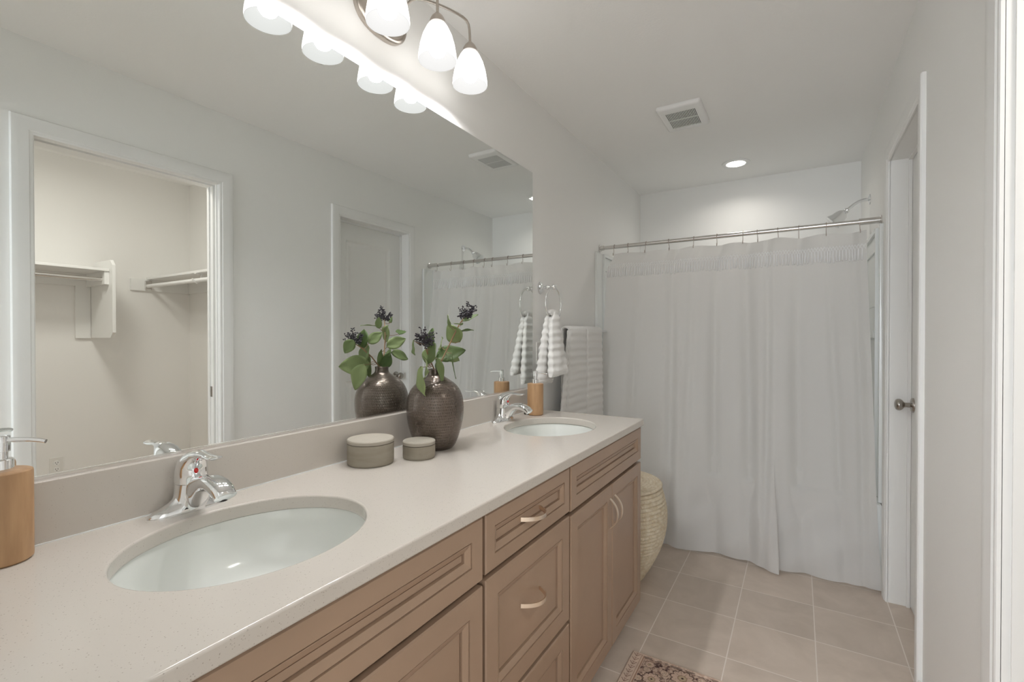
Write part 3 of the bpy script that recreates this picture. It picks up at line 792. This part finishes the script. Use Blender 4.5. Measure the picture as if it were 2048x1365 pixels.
RY, RZ, RRd = 3.0644, 1.8477, .0125
rod = thing('shower_rod', 'straight steel curtain rod spanning the alcove above the tub', 'curtain rod', (.76, RY, RZ))
mk('tube', G().tube([(.006, RY, RZ), (W-.006, RY, RZ)], RRd, 28), 'rodmetal', rod, smooth=40)
mk('flange', G().lathe([(.0, .0005), (.024, .0005), (.024, .006), (.017, .008), (.0165, .032), (.0, .032)], (0, RY, RZ), 28, 'x'), 'rodmetal', rod, smooth=40)
mk('flange', G().lathe([(.0, W-.0005), (.024, W-.0005), (.024, W-.006), (.017, W-.008), (.0165, W-.095), (.0, W-.095)], (0, RY, RZ), 28, 'x'), 'rodmetal', rod, smooth=40)
shw = thing('wall_shower', 'chrome shower head on a bent arm above the rod on the right wall', 'shower head', (W, 3.535, 2.07))
mk('escutcheon', G().lathe([(.0, W-.0005), (.031, W-.0005), (.030, W-.004), (.014, W-.010), (.0, W-.010)], (0, 3.535, 2.07), 32, 'x'), 'chrome', shw, smooth=40)
mk('arm', G().tube([(W-.003, 3.535, 2.070), (W-.030, 3.535, 2.070), (W-.055, 3.535, 2.064), (W-.078, 3.535, 2.050), (W-.100, 3.535, 2.031), (W-.112, 3.535, 2.020)], .0095, 16), 'chrome', shw, smooth=60)
dv = Vector((-.74, 0, -.67)).normalized(); p0 = Vector((W-.108, 3.535, 2.024))
def conepath(c0, d, pr, n=32):
    u = Vector((0, 1, 0)); v = d.cross(u)
    return G().loft([[c0+d*h+u*r*math.cos(2*PI*j/n)+v*r*math.sin(2*PI*j/n) for j in range(n)] for r, h in pr])
mk('spray_head', conepath(p0, dv, [(.012, 0), (.017, .004), (.017, .014), (.014, .018), (.020, .024), (.031, .036), (.037, .056), (.040, .080), (.048, .100), (.050, .106), (.046, .109), (.002, .106)]), 'chrome', shw, smooth=50)

# ------------------------------------------------------------ curtain
CT = 1.797
def sstep(a, b, x):
    t_ = min(1, max(0, (x-a)/(b-a))); return t_*t_*(3-2*t_)
grooves = [(.155, .018, .010, 1), (.30, .022, .020, 1), (.375, .016, .010, .6), (.49, .020, .018, 1), (.60, .026, .030, 1), (.665, .014, .014, 1), (.785, .024, .020, 1), (.89, .016, .012, .8), (.955, .014, .012, 1)]
def cur(s, t_):
    """s across 0..1, t_ down 0..1 (1 = floor)"""
    z = CT*(1-t_)+.014*t_
    k = sstep(.66, 1.0, t_)*.999
    xl = .104-.045*sstep(0, .06, t_)-.02*t_; xr = 1.455+.042*t_+.008*sstep(.7, 1, t_)
    xa = 1.048+.030*k; xb = 1.0485-.030*k
    s1, s2 = .6895, .6905-.0+.012*k
    if s < s1: x = xl+(xa-xl)*s/s1
    elif s < s2: x = xa+(xb-xa)*(s-s1)/(s2-s1)
    else: x = xb+(xr-xb)*(s-s2)/(1-s2)
    y = RY-.012-.135*sstep(-.05, .80, t_)-.04*sstep(.75, 1.0, t_)
    so = s; s = (x-xl)/(xr-xl)
    amp = .75+1.0*sstep(0, .5, t_)
    for c, wd_, dp, ft in grooves:
        cc = c+.012*math.sin(t_*3+c*20)
        y += dp*amp*(1-.55*sstep(.6, 1, t_))*math.exp(-((s-cc)/wd_)**2)*(1-.5*(1-ft)*t_)
    amp *= 1-.62*sstep(.6, 1, t_)
    y -= .010*amp*math.sin(s*2*PI*3.1+.6+t_*.8)
    y += .012*(1-sstep(0, .12, t_))*math.sin(s*2*PI*6.5+1.0)
    s = so
    if s < s1: y -= .050*k*math.exp(-((x-1.07)/.16)**2)
    elif s < s2: y -= .050*k*(1-(s-s1)/(s2-s1))-.012*k*(s-s1)/(s2-s1)
    else: y += .012*k*math.exp(-((x-1.04)/.08)**2)
    # bulge at the lower left where it pools over the floor
    y -= .030*sstep(.72, 1, t_)*math.exp(-((x-.56)/.05)**2)
    # creases of the hem area
    lw = sstep(.76, .9, t_)
    y -= lw*.012*(math.sin(x*13+t_*22)*math.sin(t_*31+x*5)+.6*math.sin(x*29-t_*17))
    z += .012*math.sin(x*9)*sstep(.9, 1, t_)*0.4
    zt = .0035*math.sin(s*PI*12+.5)*(1-sstep(0, .1, t_))
    y = min(y, TY+.02 if t_ < .76 else TY-.008) if t_ > .70 else y
    return Vector((x, y, z+zt))
curt = thing('shower_curtain', 'floor-length white cotton shower curtain with a tasselled band near its top', 'shower curtain', (.76, RY-.012, .014))
def warp(u):   # denser columns round the fold
    return u
g = G().grid(lambda u, v: cur(u, v), 300, 150)
mk('fabric', g, 'cloth', curt, smooth=180)
# netting band and tassels follow the cloth surface
def on_curtain(s, z, off):
    t_ = (CT-z)/(CT-.014); p = cur(s, t_); e = .004
    a = cur(min(1, s+e), t_); b = cur(max(0, s-e), t_); tx = (a-b); tx.z = 0; tx.normalize()
    n_ = Vector((tx.y, -tx.x, 0))
    if n_.y > 0: n_ = -n_
    return Vector((p.x, p.y, z))+n_*off
g = G(); NT = 95
for i in range(NT):
    s0 = .004+.992*i/NT; s1 = .004+.992*(i+1)/NT; sm = (s0+s1)/2
    for (a, za, b, zb, of) in ((s0, 1.727, sm, 1.714, .004), (s1, 1.727, sm, 1.714, .005), (sm, 1.714, s0, 1.701, .005), (sm, 1.714, s1, 1.701, .004)):
        pa = on_curtain(a, za, of); pb = on_curtain(b, zb, of)
        g.tube([tuple(pa), tuple((pa+pb)/2+Vector((0, -.0012, 0))), tuple(pb)], .0017, 6)
    p = on_curtain(sm, 1.714, .0055); g.sphere(tuple(p), .0034, .0034, .0034, 8, 6)
    p = on_curtain(s0, 1.727, .0045); g.sphere(tuple(p), .0028, .0028, .0028, 8, 6)
mk('netting', g, 'tassel', curt, smooth=60)
rnd = random.Random(3)
for i in range(NT):
    s0 = .004+.992*(i+.0)/NT
    z0 = 1.703; z1 = 1.644+rnd.uniform(-.005, .004)
    pts = [on_curtain(s0, z0, .0055), on_curtain(s0, z0-.006, .006), on_curtain(s0+rnd.uniform(-.001, .001), (z0+z1)/2, .0075), on_curtain(s0+rnd.uniform(-.003, .003), z1, .0075)]
    ra = rnd.uniform(.0060, .0080)
    mk('tassel', G().tube([tuple(p) for p in pts], [(.0028, .0028), (.0038, .0034), (ra, .0042), (ra*.9, .0032)], 8), 'tassel', curt, smooth=60)
# rings
ORD = ['first', 'second', 'third', 'fourth', 'fifth', 'sixth', 'seventh', 'eighth', 'ninth', 'tenth', 'eleventh', 'last']
xs = [.104, .195, .316, .454, .606, .737, .878, .950, 1.053, 1.155, 1.282, 1.426]
for i, x in enumerate(xs):
    g = G(); tw = rnd.uniform(-.008, .008); pts = []
    for k in range(15):
        a = math.radians(-60+k*20); pts.append((x+tw*(1-math.sin(a))*.5, RY-.0155*math.cos(a) if True else 0, RZ+.0165*math.sin(a)))
    # a closed loop over the rod, then a shank down to the cloth eyelet
    pts = [(x, RY+.014, RZ-.006)]
    for k in range(10):
        a = math.radians(-15+k*22); pts.append((x+tw*.2, RY+.0150*math.cos(a), RZ+.0158*math.sin(a)))
    pts += [(x+tw*.5, RY-.013, RZ-.012), (x+tw*.8, RY-.009, RZ-.030), (x+tw, RY-.010, RZ-.046), (x+tw, RY-.016, RZ-.058), (x+tw, RY-.022, RZ-.060), (x+tw, RY-.026, RZ-.052), (x+tw, RY-.025, RZ-.044)]
    g.tube(pts, .0016, 8)
    lab = ('%s steel S-hook from the left end of the curtain rod' % ORD[i]) if i < 11 else 'rightmost steel S-hook on the curtain rod, nearest the shower head'
    tag(mk('curtain_hook', g, 'hook', smooth=60), lab, 'curtain hook', 'hooks on the shower rod')

# ------------------------------------------------------------ towel ring and hand towel
RC = (.078, 2.195, 1.415); RRad = .088
tr = thing('towel_ring', 'chrome towel ring on the wall beside the mirror holding the hand towel', 'towel ring', (0, 2.195, 1.503))
mk('wall_plate', G().lathe([(.0, .0005), (.030, .0005), (.031, .003), (.028, .006), (.022, .008), (.021, .011), (.012, .014), (.0085, .018), (.0085, .034), (.012, .040), (.012, .048), (.008, .053), (.008, .062), (.0, .063)], (0, 2.195, 1.503), 36, 'x'), 'chrome', tr, smooth=40)
mk('post_cap', G().sphere((.078, 2.195, 1.503), .0145, .013, .0145, 20, 12), 'chrome', tr, smooth=60)
mk('ring', G().tube([(RC[0], RC[1]+RRad*math.sin(2*PI*k/64), RC[2]+RRad*math.cos(2*PI*k/64)) for k in range(64)], .0048, 12, closed=True), 'chrome', tr, smooth=80)
def ribs(z, pitch=.0370):
    q = math.sin(2*PI*z/pitch); return q
def towel_flap(x0, y0, ztop, zbot, xb, yb, wt, wb, tt, tb, seed, lean=0):
    """folded flap: closed cross-sections lofted from top to bottom with puffy ribs"""
    rings = []; nz = 150; n = 40
    for i in range(nz+1):
        f = i/nz; z = ztop+(zbot-ztop)*f
        cx_ = x0+(xb-x0)*f; cy_ = y0+(yb-y0)*f
        e = sstep(0, .12, f)
        wy = (wt+(wb-wt)*f**.8)/2*(.45+.55*e) ; tx = (tt+(tb-tt)*f)/2*(.6+.4*e)
        hem = 1 if f < .955 else .82
        rb = .0020*ribs(z+.0015*math.sin(f*7+seed))*(1 if f < .95 else 0)
        if f > .985: hem *= .8
        ring = []
        for j in range(n):
            a = 2*PI*j/n; c, s_ = math.cos(a), math.sin(a)
            ee = .55
            px = math.copysign(abs(c)**ee, c)*(tx*hem+rb); py = math.copysign(abs(s_)**ee, s_)*(wy+rb*.9)
            px += .004*math.sin(py*70+seed+f*2)*e
            ring.append((cx_+px, cy_+py, z+lean*py))
        rings.append(ring)
    return rings
ht = thing('hand_towel', 'white ribbed hand towel draped through the chrome ring', 'towel', (.078, 2.17, 1.02), 'white ribbed towels')
g = G(); g.loft(towel_flap(.088, 2.190, 1.374, 1.052, .118, 2.165, .070, .170, .030, .046, 1.0, .06))
mk('front_flap', g, 'towel', ht, smooth=70)
g = G(); g.loft(towel_flap(.064, 2.170, 1.370, 1.008, .048, 2.150, .050, .160, .022, .044, 2.3))
mk('back_flap', g, 'towel', ht, smooth=70)
g = G(); pts = []
g.loft([[(.064+.026*u+(0), 2.183+.050*math.cos(2*PI*j/20), 1.366+.016*math.sin(2*PI*j/20)+.006*math.sin(PI*u)) for j in range(20)] for u in (0, .25, .5, .75, 1)])
mk('gathered_top', g, 'towel', ht, smooth=70)

# towel bar and bath towel
BZ = 1.282; BX = .072
tb = thing('towel_bar', 'chrome towel bar on the left wall under the bath towel', 'towel bar', (0, 2.72, BZ))
mk('bar', G().tube([(BX, 2.42, BZ), (BX, 3.075, BZ)], .0085, 16), 'chrome', tb, smooth=50)
for y in (2.43, 3.065):
    mk('bracket', G().lathe([(.0, .0005), (.027, .0005), (.028, .003), (.024, .007), (.012, .012), (.009, .018), (.009, .052), (.015, .060), (.016, .080), (.012, .086), (.0, .087)], (0, y, BZ), 28, 'x'), 'chrome', tb, smooth=40)
bt = thing('bath_towel', 'white ribbed bath towel folded over the towel bar behind the hand towel', 'towel', (BX, 2.62, .58), 'white ribbed towels')
def bath_fold(y0, y1, y0b, y1b, xf, seed, zb):
    g = G(); rings = []; n = 30
    # vertical loft of a closed section: front layer from z bottom up over the bar and down behind
    path = []
    nz = 110
    R_ = .022
    for i in range(nz+1): path.append((xf, zb+(BZ-zb)*i/nz, 0))
    for i in range(1, 12):
        a = PI*i/12; path.append((BX+(xf-BX)*math.cos(a), BZ+(xf-BX)*math.sin(a)*.8, 1))
    for i in range(30): path.append((BX-(xf-BX), BZ-(BZ-.75)*i/29, 2))
    def fn(u, v):
        k = u*(len(path)-1); i = min(int(k), len(path)-2); fr = k-i
        x = path[i][0]*(1-fr)+path[i+1][0]*fr; z = path[i][1]*(1-fr)+path[i+1][1]*fr
        f = (BZ-z)/(BZ-zb) if path[i][2] == 0 else 0
        ya = y0+(y0b-y0)*f; yb_ = y1+(y1b-y1)*f
        rb = .0045*ribs(z+.002*math.sin(v*8+seed), .0420)
        e = min(v, 1-v); ed = sstep(0, .06, e)
        yy = ya+(yb_-ya)*v+rb*.6*(1 if v > .5 else -1)*(1-ed)
        sg = 1 if path[i][2] < 2 else -1
        xx = x+sg*(rb*.6*ed-.008*(1-ed))
        if path[i][2] == 1: xx = x; z += -.003*(1-ed)
        return (xx, yy, z)
    g.grid(fn, len(path)-1, 44)
    return g
mk('left_fold', bath_fold(2.352, 2.588, 2.29, 2.60, .100, 0.4, .56), 'towel', bt, smooth=80, solid=.006)
mk('right_fold', bath_fold(2.584, 2.838, 2.592, 2.868, .103, 1.9, .55), 'towel', bt, smooth=80, solid=.006)
mk('inner_layer', bath_fold(2.352, 2.44, 2.215, 2.42, .092, 3.0, .60), 'towel', bt, smooth=80, solid=.006)

# ------------------------------------------------------------ outlets
def outlet(loc, ax, label):
    """duplex outlet; ax +1: on plane x facing +x, -1 facing -x"""
    x, y, z = loc
    t = thing('wall_outlet', label, 'outlet', loc)
    mk('cover_plate', G().box(x, x+ax*.005, y-.035, y+.035, z-.058, z+.058), 'socket', t, bevel=.002)
    for dz in (-.021, .021):
        r = mk('receptacle', G().lathe([(.0, x+ax*.004), (.0165, x+ax*.004), (.0165, x+ax*.0075), (.0, x+ax*.0075)], (0, y, z+dz), 24, 'x'), 'plastic', t)
        g = G()
        for dy in (-.006, .006): g.box(x+ax*.0070, x+ax*.0078, y+dy-.0012, y+dy+.0012, z+dz-.002, z+dz+.007)
        g.box(x+ax*.0070, x+ax*.0078, y-.0022, y+.0022, z+dz-.010, z+dz-.006)
        mk('slots', g, 'dark', r)
outlet((0, 2.186, 1.160), 1, 'white wall outlet half hidden by the hand towel')
outlet((CX, 1.108, .395), -1, 'white duplex outlet low on the closet wall seen in the mirror')

# ------------------------------------------------------------ closet fittings (seen in the mirror)
SHX = CX-.33; ZSH = 1.675
cs = thing('closet_shelf', 'white closet shelf with end panel and hanging rail on the back wall of the closet', 'shelf', (CX, .65, ZSH), 'white closet shelves with rails')
mk('board', G().box(SHX, CX-.001, 0.0, 1.285, ZSH, ZSH+.016), 'trim', cs, bevel=.002)
mk('back_cleat', G().box(CX-.018, CX-.0005, 0.0, 1.285, ZSH-.085, ZSH-.0005).box(CX-.018, CX-.0005, 1.205, 1.285, 1.237, ZSH-.085), 'trim', cs)
PX = CX-.37; c = .035
g = G(); sec = [(CX-.001, 1.24), (PX+c, 1.24), (PX, 1.24+c), (PX, 1.75-c), (PX+c, 1.75), (CX-.09, 1.75), (CX-.001, 1.70)]
g.loft([[(x, y, z) for x, z in sec] for y in (1.287, 1.305)])
mk('end_panel', g, 'trim', cs, bevel=.001)
rx = CX-.28
mk('hanging_rail', G().tube([(rx, 0.0, ZSH-.052), (rx, 1.286, ZSH-.052)], .014, 16), 'rodmetal', cs, smooth=50)
mk('rail_socket', G().box(rx-.02, rx+.02, 1.276, 1.287, ZSH-.078, ZSH-.012), 'rodmetal', cs, bevel=.004)
mk('side_cleat', G().box(CX-.32, CX-.018, 1.262, 1.2865, ZSH-.085, ZSH-.0005), 'trim', cs)
# shelf on the far side wall
SY0 = CY-.345; ZS2 = 1.675
cf = thing('closet_shelf', 'white closet shelf with hanging rail on the side wall, right of the end panel', 'shelf', (2.4, CY, ZS2), 'white closet shelves with rails')
mk('board', G().box(W+WT+.001, CX-.001, SY0+.05, CY-.001, ZS2, ZS2+.016), 'trim', cf, bevel=.002)
mk('back_cleat', G().box(W+WT+.001, CX-.019, CY-.018, CY-.0005, ZS2-.085, ZS2-.0005), 'trim', cf)
mk('side_cleat', G().box(CX-.018, CX-.0005, 1.515, CY-.001, ZS2-.085, ZS2-.0005), 'trim', cf)
ry = CY-.29
mk('hanging_rail', G().tube([(W+WT+.001, ry, ZS2-.050), (CX-.018, ry, ZS2-.050)], .014, 16), 'plastic', cf, smooth=50)
mk('rail_socket', G().box(CX-.028, CX-.018, ry-.022, ry+.022, ZS2-.078, ZS2-.010), 'rodmetal', cf, bevel=.004)
xb = 2.30
br = G().box(xb-.012, xb+.012, CY-.30, CY-.02, ZS2-.006, ZS2-.0005); br.tube([(xb, CY-.018, ZS2-.25), (xb, CY-.14, ZS2-.13), (xb, CY-.26, ZS2-.012)], .006, 8)
br.tube([(xb, ry+.035, ZS2-.004), (xb, ry+.022, ZS2-.045), (xb, ry, ZS2-.068), (xb, ry-.022, ZS2-.056), (xb, ry-.026, ZS2-.038)], .006, 8)
mk('shelf_bracket', br, 'plastic', cf, smooth=50)
# attic hatch framed on the closet ceiling
ah = thing('ceiling_hatch', 'flat white framed hatch on the closet ceiling seen in the mirror', 'hatch', (2.6, 1.0, H))
g = G(); a0, a1, b0, b1 = 2.35, 2.93, .75, 1.33
g.box(a0, a1, b0, b0+.055, H-.014, H); g.box(a0, a1, b1-.055, b1, H-.014, H); g.box(a0, a0+.055, b0+.055, b1-.055, H-.014, H); g.box(a1-.055, a1, b0+.055, b1-.055, H-.014, H)
mk('hatch_frame', g, 'trim', ah, bevel=.003)
mk('hatch_panel', G().box(a0+.058, a1-.058, b0+.058, b1-.058, H-.006, H-.001), 'ceiling', ah)

# ------------------------------------------------------------ woven basket
BC = (.318, 2.425); BH = .47
def basket_geo():
    prof = [(.0, .155), (.03, .180), (.10, .218), (.18, .252), (.26, .272), (.33, .277), (.40, .268), (.45, .254), (.475, .244)]
    def rad(z):
        for (a, ra), (b, rb_) in zip(prof, prof[1:]):
            if z <= b: 
                t_ = (z-a)/(b-a); return ra+(rb_-ra)*t_
        return prof[-1][1]
    def rad_s(z): return sum(rad(min(.475, max(0, z+d))) for d in (-.03, -.015, 0, .015, .03))/5
    rows = 25; sub = 7; ns = 150; n = ns*4
    rings = []
    for i in range(rows*sub+1):
        z = BH*i/(rows*sub); fr = (i % sub)/sub; row = i//sub
        b = abs(math.sin(PI*fr))**.6
        ring = []
        for j in range(n):
            a = 2*PI*j/n; ph = (j/4+row*.5) % 1
            st = abs(math.sin(PI*ph))**.7
            r = rad_s(z)-.0085+.0085*b*(.55+.45*st)
            ring.append((BC[0]+r*math.cos(a), BC[1]+r*math.sin(a), .002+z))
        rings.append(ring)
    return G().loft(rings, True, (True, True))
bk = thing('woven_basket', 'round lidded natural seagrass basket between the vanity and the shower curtain', 'basket', (BC[0], BC[1], 0))
mk('basket_body', basket_geo(), 'basket', bk, smooth=60)
def lid_geo():
    rings = []; n = 480; R0 = .248; rows = 15; sub = 6
    rings.append([(BC[0]+(R0-.004)*math.cos(2*PI*j/n), BC[1]+(R0-.004)*math.sin(2*PI*j/n), BH+.003) for j in range(n)])
    rings.append([(BC[0]+(R0+.001)*math.cos(2*PI*j/n), BC[1]+(R0+.001)*math.sin(2*PI*j/n), BH+.010) for j in range(n)])
    for i in range(rows*sub+1):
        f = i/(rows*sub); r0 = R0*(1-f)+.002; row = i//sub; fr = (i % sub)/sub; b = abs(math.sin(PI*fr))**.6
        ring = []
        for j in range(n):
            a = 2*PI*j/n; ph = (j/4+row*.5) % 1; st = abs(math.sin(PI*ph))**.7
            z = BH+.014+.020*(1-(1-f)**2)+.0055*b*(.55+.45*st)
            ring.append((BC[0]+r0*math.cos(a), BC[1]+r0*math.sin(a), z))
        rings.append(ring)
    return G().loft(rings, True, (True, True))
mk('lid', lid_geo(), 'basket', bk, smooth=60)

# ------------------------------------------------------------ rug
def rug():
    X0, X1, Y0, Y1 = .602, 1.12, .95, 1.842
    nx, ny = 260, 446
    me_v = []; cols = []; fs = []
    rnd = random.Random(11)
    import numpy as np
    gx, gy = np.meshgrid(np.linspace(0, X1-X0, nx+1), np.linspace(0, Y1-Y0, ny+1), indexing='ij')
    e1 = np.minimum(gx, (X1-X0)-gx); e2 = (Y1-Y0)-gy; e2 = np.minimum(e2, gy); 
    tan = np.array([.50, .37, .27]); pale = np.array([.63, .50, .41]); dark = np.array([.06, .038, .035]); rose = np.array([.42, .27, .21]); plum = np.array([.155, .10, .09])
    C = np.empty(gx.shape+(3,)); C[:] = pale
    def put(mask, col, a=1.0):
        mk_ = np.clip(mask, 0, 1)[..., None]*a; C[:] = C*(1-mk_)+np.array(col)*mk_
    sm = lambda q: np.clip(q, 0, 1)
    # field inside
    IN = (e1 > .052) & (e2 > .020)
    put(IN.astype(float), plum)
    # noisy ground
    r0 = np.random.RandomState(4)
    def vnoise(sc):
        k = r0.rand(64, 64); u = (gx/sc) % 63; v = (gy/sc) % 63; i = u.astype(int); j = v.astype(int); a = u-i; b = v-j
        return k[i, j]*(1-a)*(1-b)+k[i+1, j]*a*(1-b)+k[i, j+1]*(1-a)*b+k[i+1, j+1]*a*b
    n1 = vnoise(.012); n2 = vnoise(.005); n3 = vnoise(.03)
    put(IN*(n1*.6+n2*.4 > .40), [.42, .30, .235], .85)
    put(IN*(n1*.3+n2*.7 > .62), [.56, .43, .35], .8)
    put(IN*(n1*.5+n2*.5 < .24), dark, .8)
    # flowers
    def flower(cx, cy, R, pet, c1, c2, c3=(.30, .2, .14)):
        dx = gx-cx; dy = gy-cy; rr_ = np.hypot(dx, dy); an = np.arctan2(dy, dx)
        edge_ = R*(.78+.22*np.abs(np.cos(an*pet/2)))
        put((rr_ < edge_*1.12)*IN, dark, .9); put((rr_ < edge_)*IN, c1); put(((rr_ < edge_*.96) & (np.abs(np.sin(an*pet/2)) < .12) & (rr_ > R*.35))*IN, dark, .7)
        put((rr_ < R*.42)*IN, c3); put((rr_ < R*.34)*IN, c2); put((rr_ < R*.12)*IN, dark)
    def scroll(cx, cy, R, a0, a1, wd_, col):
        dx = gx-cx; dy = gy-cy; rr_ = np.hypot(dx, dy); an = np.arctan2(dy, dx) % (2*PI)
        a0 %= 2*PI; span = (a1-a0) % (2*PI); m_ = ((an-a0) % (2*PI)) < span
        put((m_ & (np.abs(rr_-R*(1+.12*((an-a0) % (2*PI))/PI)) < wd_*1.6))*IN, dark, .8)
        put((m_ & (np.abs(rr_-R*(1+.12*((an-a0) % (2*PI))/PI)) < wd_))*IN, col)
    H_ = Y1-Y0; W_ = X1-X0
    for k in range(60):
        cx_, cy_ = rnd.uniform(.06, W_-.06), rnd.uniform(.03, H_-.03)
        flower(cx_, cy_, rnd.uniform(.010, .016), rnd.choice([5, 6, 8]), [.55, .42, .33], [.62, .5, .4])
    for k in range(70):
        scroll(rnd.uniform(.07, W_-.07), rnd.uniform(.05, H_-.05), rnd.uniform(.014, .034), rnd.uniform(0, 6), rnd.uniform(0, 6), .0020, [.66, .52, .42])
    for (cx_, cy_, R) in ((.080, H_-.052, .018), (.105, H_-.125, .032), (.20, H_-.065, .040), (.34, H_-.075, .028), (.44, H_-.06, .018), (.40, H_-.16, .034), (.12, H_-.27, .034), (.40, H_-.33, .036), (.13, H_-.47, .034), (.4, H_-.55, .03), (.26, H_-.42, .05)):
        flower(cx_, cy_, R, 10 if R > .03 else 7, [.60, .45, .36], [.50, .40, .28])
    # inner reddish medallion frame
    m_ = (np.abs(gx-.27) < .12) & (np.abs(gy-(H_-.33)) < .20) & ~((np.abs(gx-.27) < .113) & (np.abs(gy-(H_-.33)) < .193))
    put(m_.astype(float), [.6, .47, .36]); 
    # inner guard stripes along both long sides
    for q, col in ((.040, [.30, .17, .12]), (.0445, [.62, .48, .38]), (.0485, [.30, .17, .12])):
        put((np.abs(e1-q) < .0016)*(e2 > .012), col, .9)
    # row of small lotus motifs in the outer side border
    ym = (gy % .026)-.013; xm = e1-.022
    for sgn in (-1, 0, 1):
        ang = np.abs(xm*1.0-sgn*(ym+.009)*.75)
        put(((ang < .0017) & (np.abs(xm) < .0125) & (ym > -.009) & (ym < .009) & (e1 < .036) & (e1 > .008)), [.20, .11, .085], .9)
    put(((np.abs(np.hypot(xm, ym-.011)-.0035) < .0014) & (e1 < .036) & (e1 > .008)), [.25, .14, .11], .8)
    # worn end stripe
    put(((e2 < .020) & (n2 > .55) & (e1 > .03))*(e2 > .004), rose, .6)
    put(((e2 > .012) & (e2 < .024) & (n1 > .55) & (e1 > .05)), dark, .6)
    C *= (.92+.16*n3)[..., None]
    zt = .007+.0006*n2
    zt = np.where(np.minimum(e1, e2) < .002, .004, zt)
    V = [(X0+float(a), Y0+float(b), float(c_)) for a, b, c_ in zip(gx.ravel(), gy.ravel(), zt.ravel())]
    st = ny+1
    F = [(i*st+j, (i+1)*st+j, (i+1)*st+j+1, i*st+j+1) for i in range(nx) for j in range(ny)]
    # skirt + bottom
    border = [i*st for i in range(nx+1)]+[nx*st+j for j in range(1, ny+1)]+[i*st+ny for i in range(nx-1, -1, -1)]+[j for j in range(ny-1, 0, -1)]
    o0 = len(V)
    for b in border: V.append((V[b][0], V[b][1], .0008))
    nb = len(border)
    for k in range(nb): F.append((border[k], o0+k, o0+(k+1) % nb, border[(k+1) % nb]))
    me = bpy.data.meshes.new('rug'); me.from_pydata(V, [], F); 
    ca = me.color_attributes.new('pattern', 'FLOAT_COLOR', 'POINT')
    flat = np.ones((len(V), 4), dtype=np.float32); flat[:o0, :3] = C.reshape(-1, 3); flat[o0:, :3] = pale
    ca.data.foreach_set('color', flat.ravel())
    me.shade_smooth()
    m, nt, b = new_mat('rug_wool'); a = nt.nodes.new('ShaderNodeVertexColor'); a.layer_name = 'pattern'
    nt.links.new(a.outputs[0], b.inputs['Base Color']); b.inputs['Roughness'].default_value = .95; b.inputs['Specular IOR Level'].default_value = .1
    me.materials.append(m)
    o = bpy.data.objects.new('rug', me); COL.objects.link(o)
    tag(o, 'faded floral patterned rug on the tile floor in front of the vanity', 'rug')
rug()
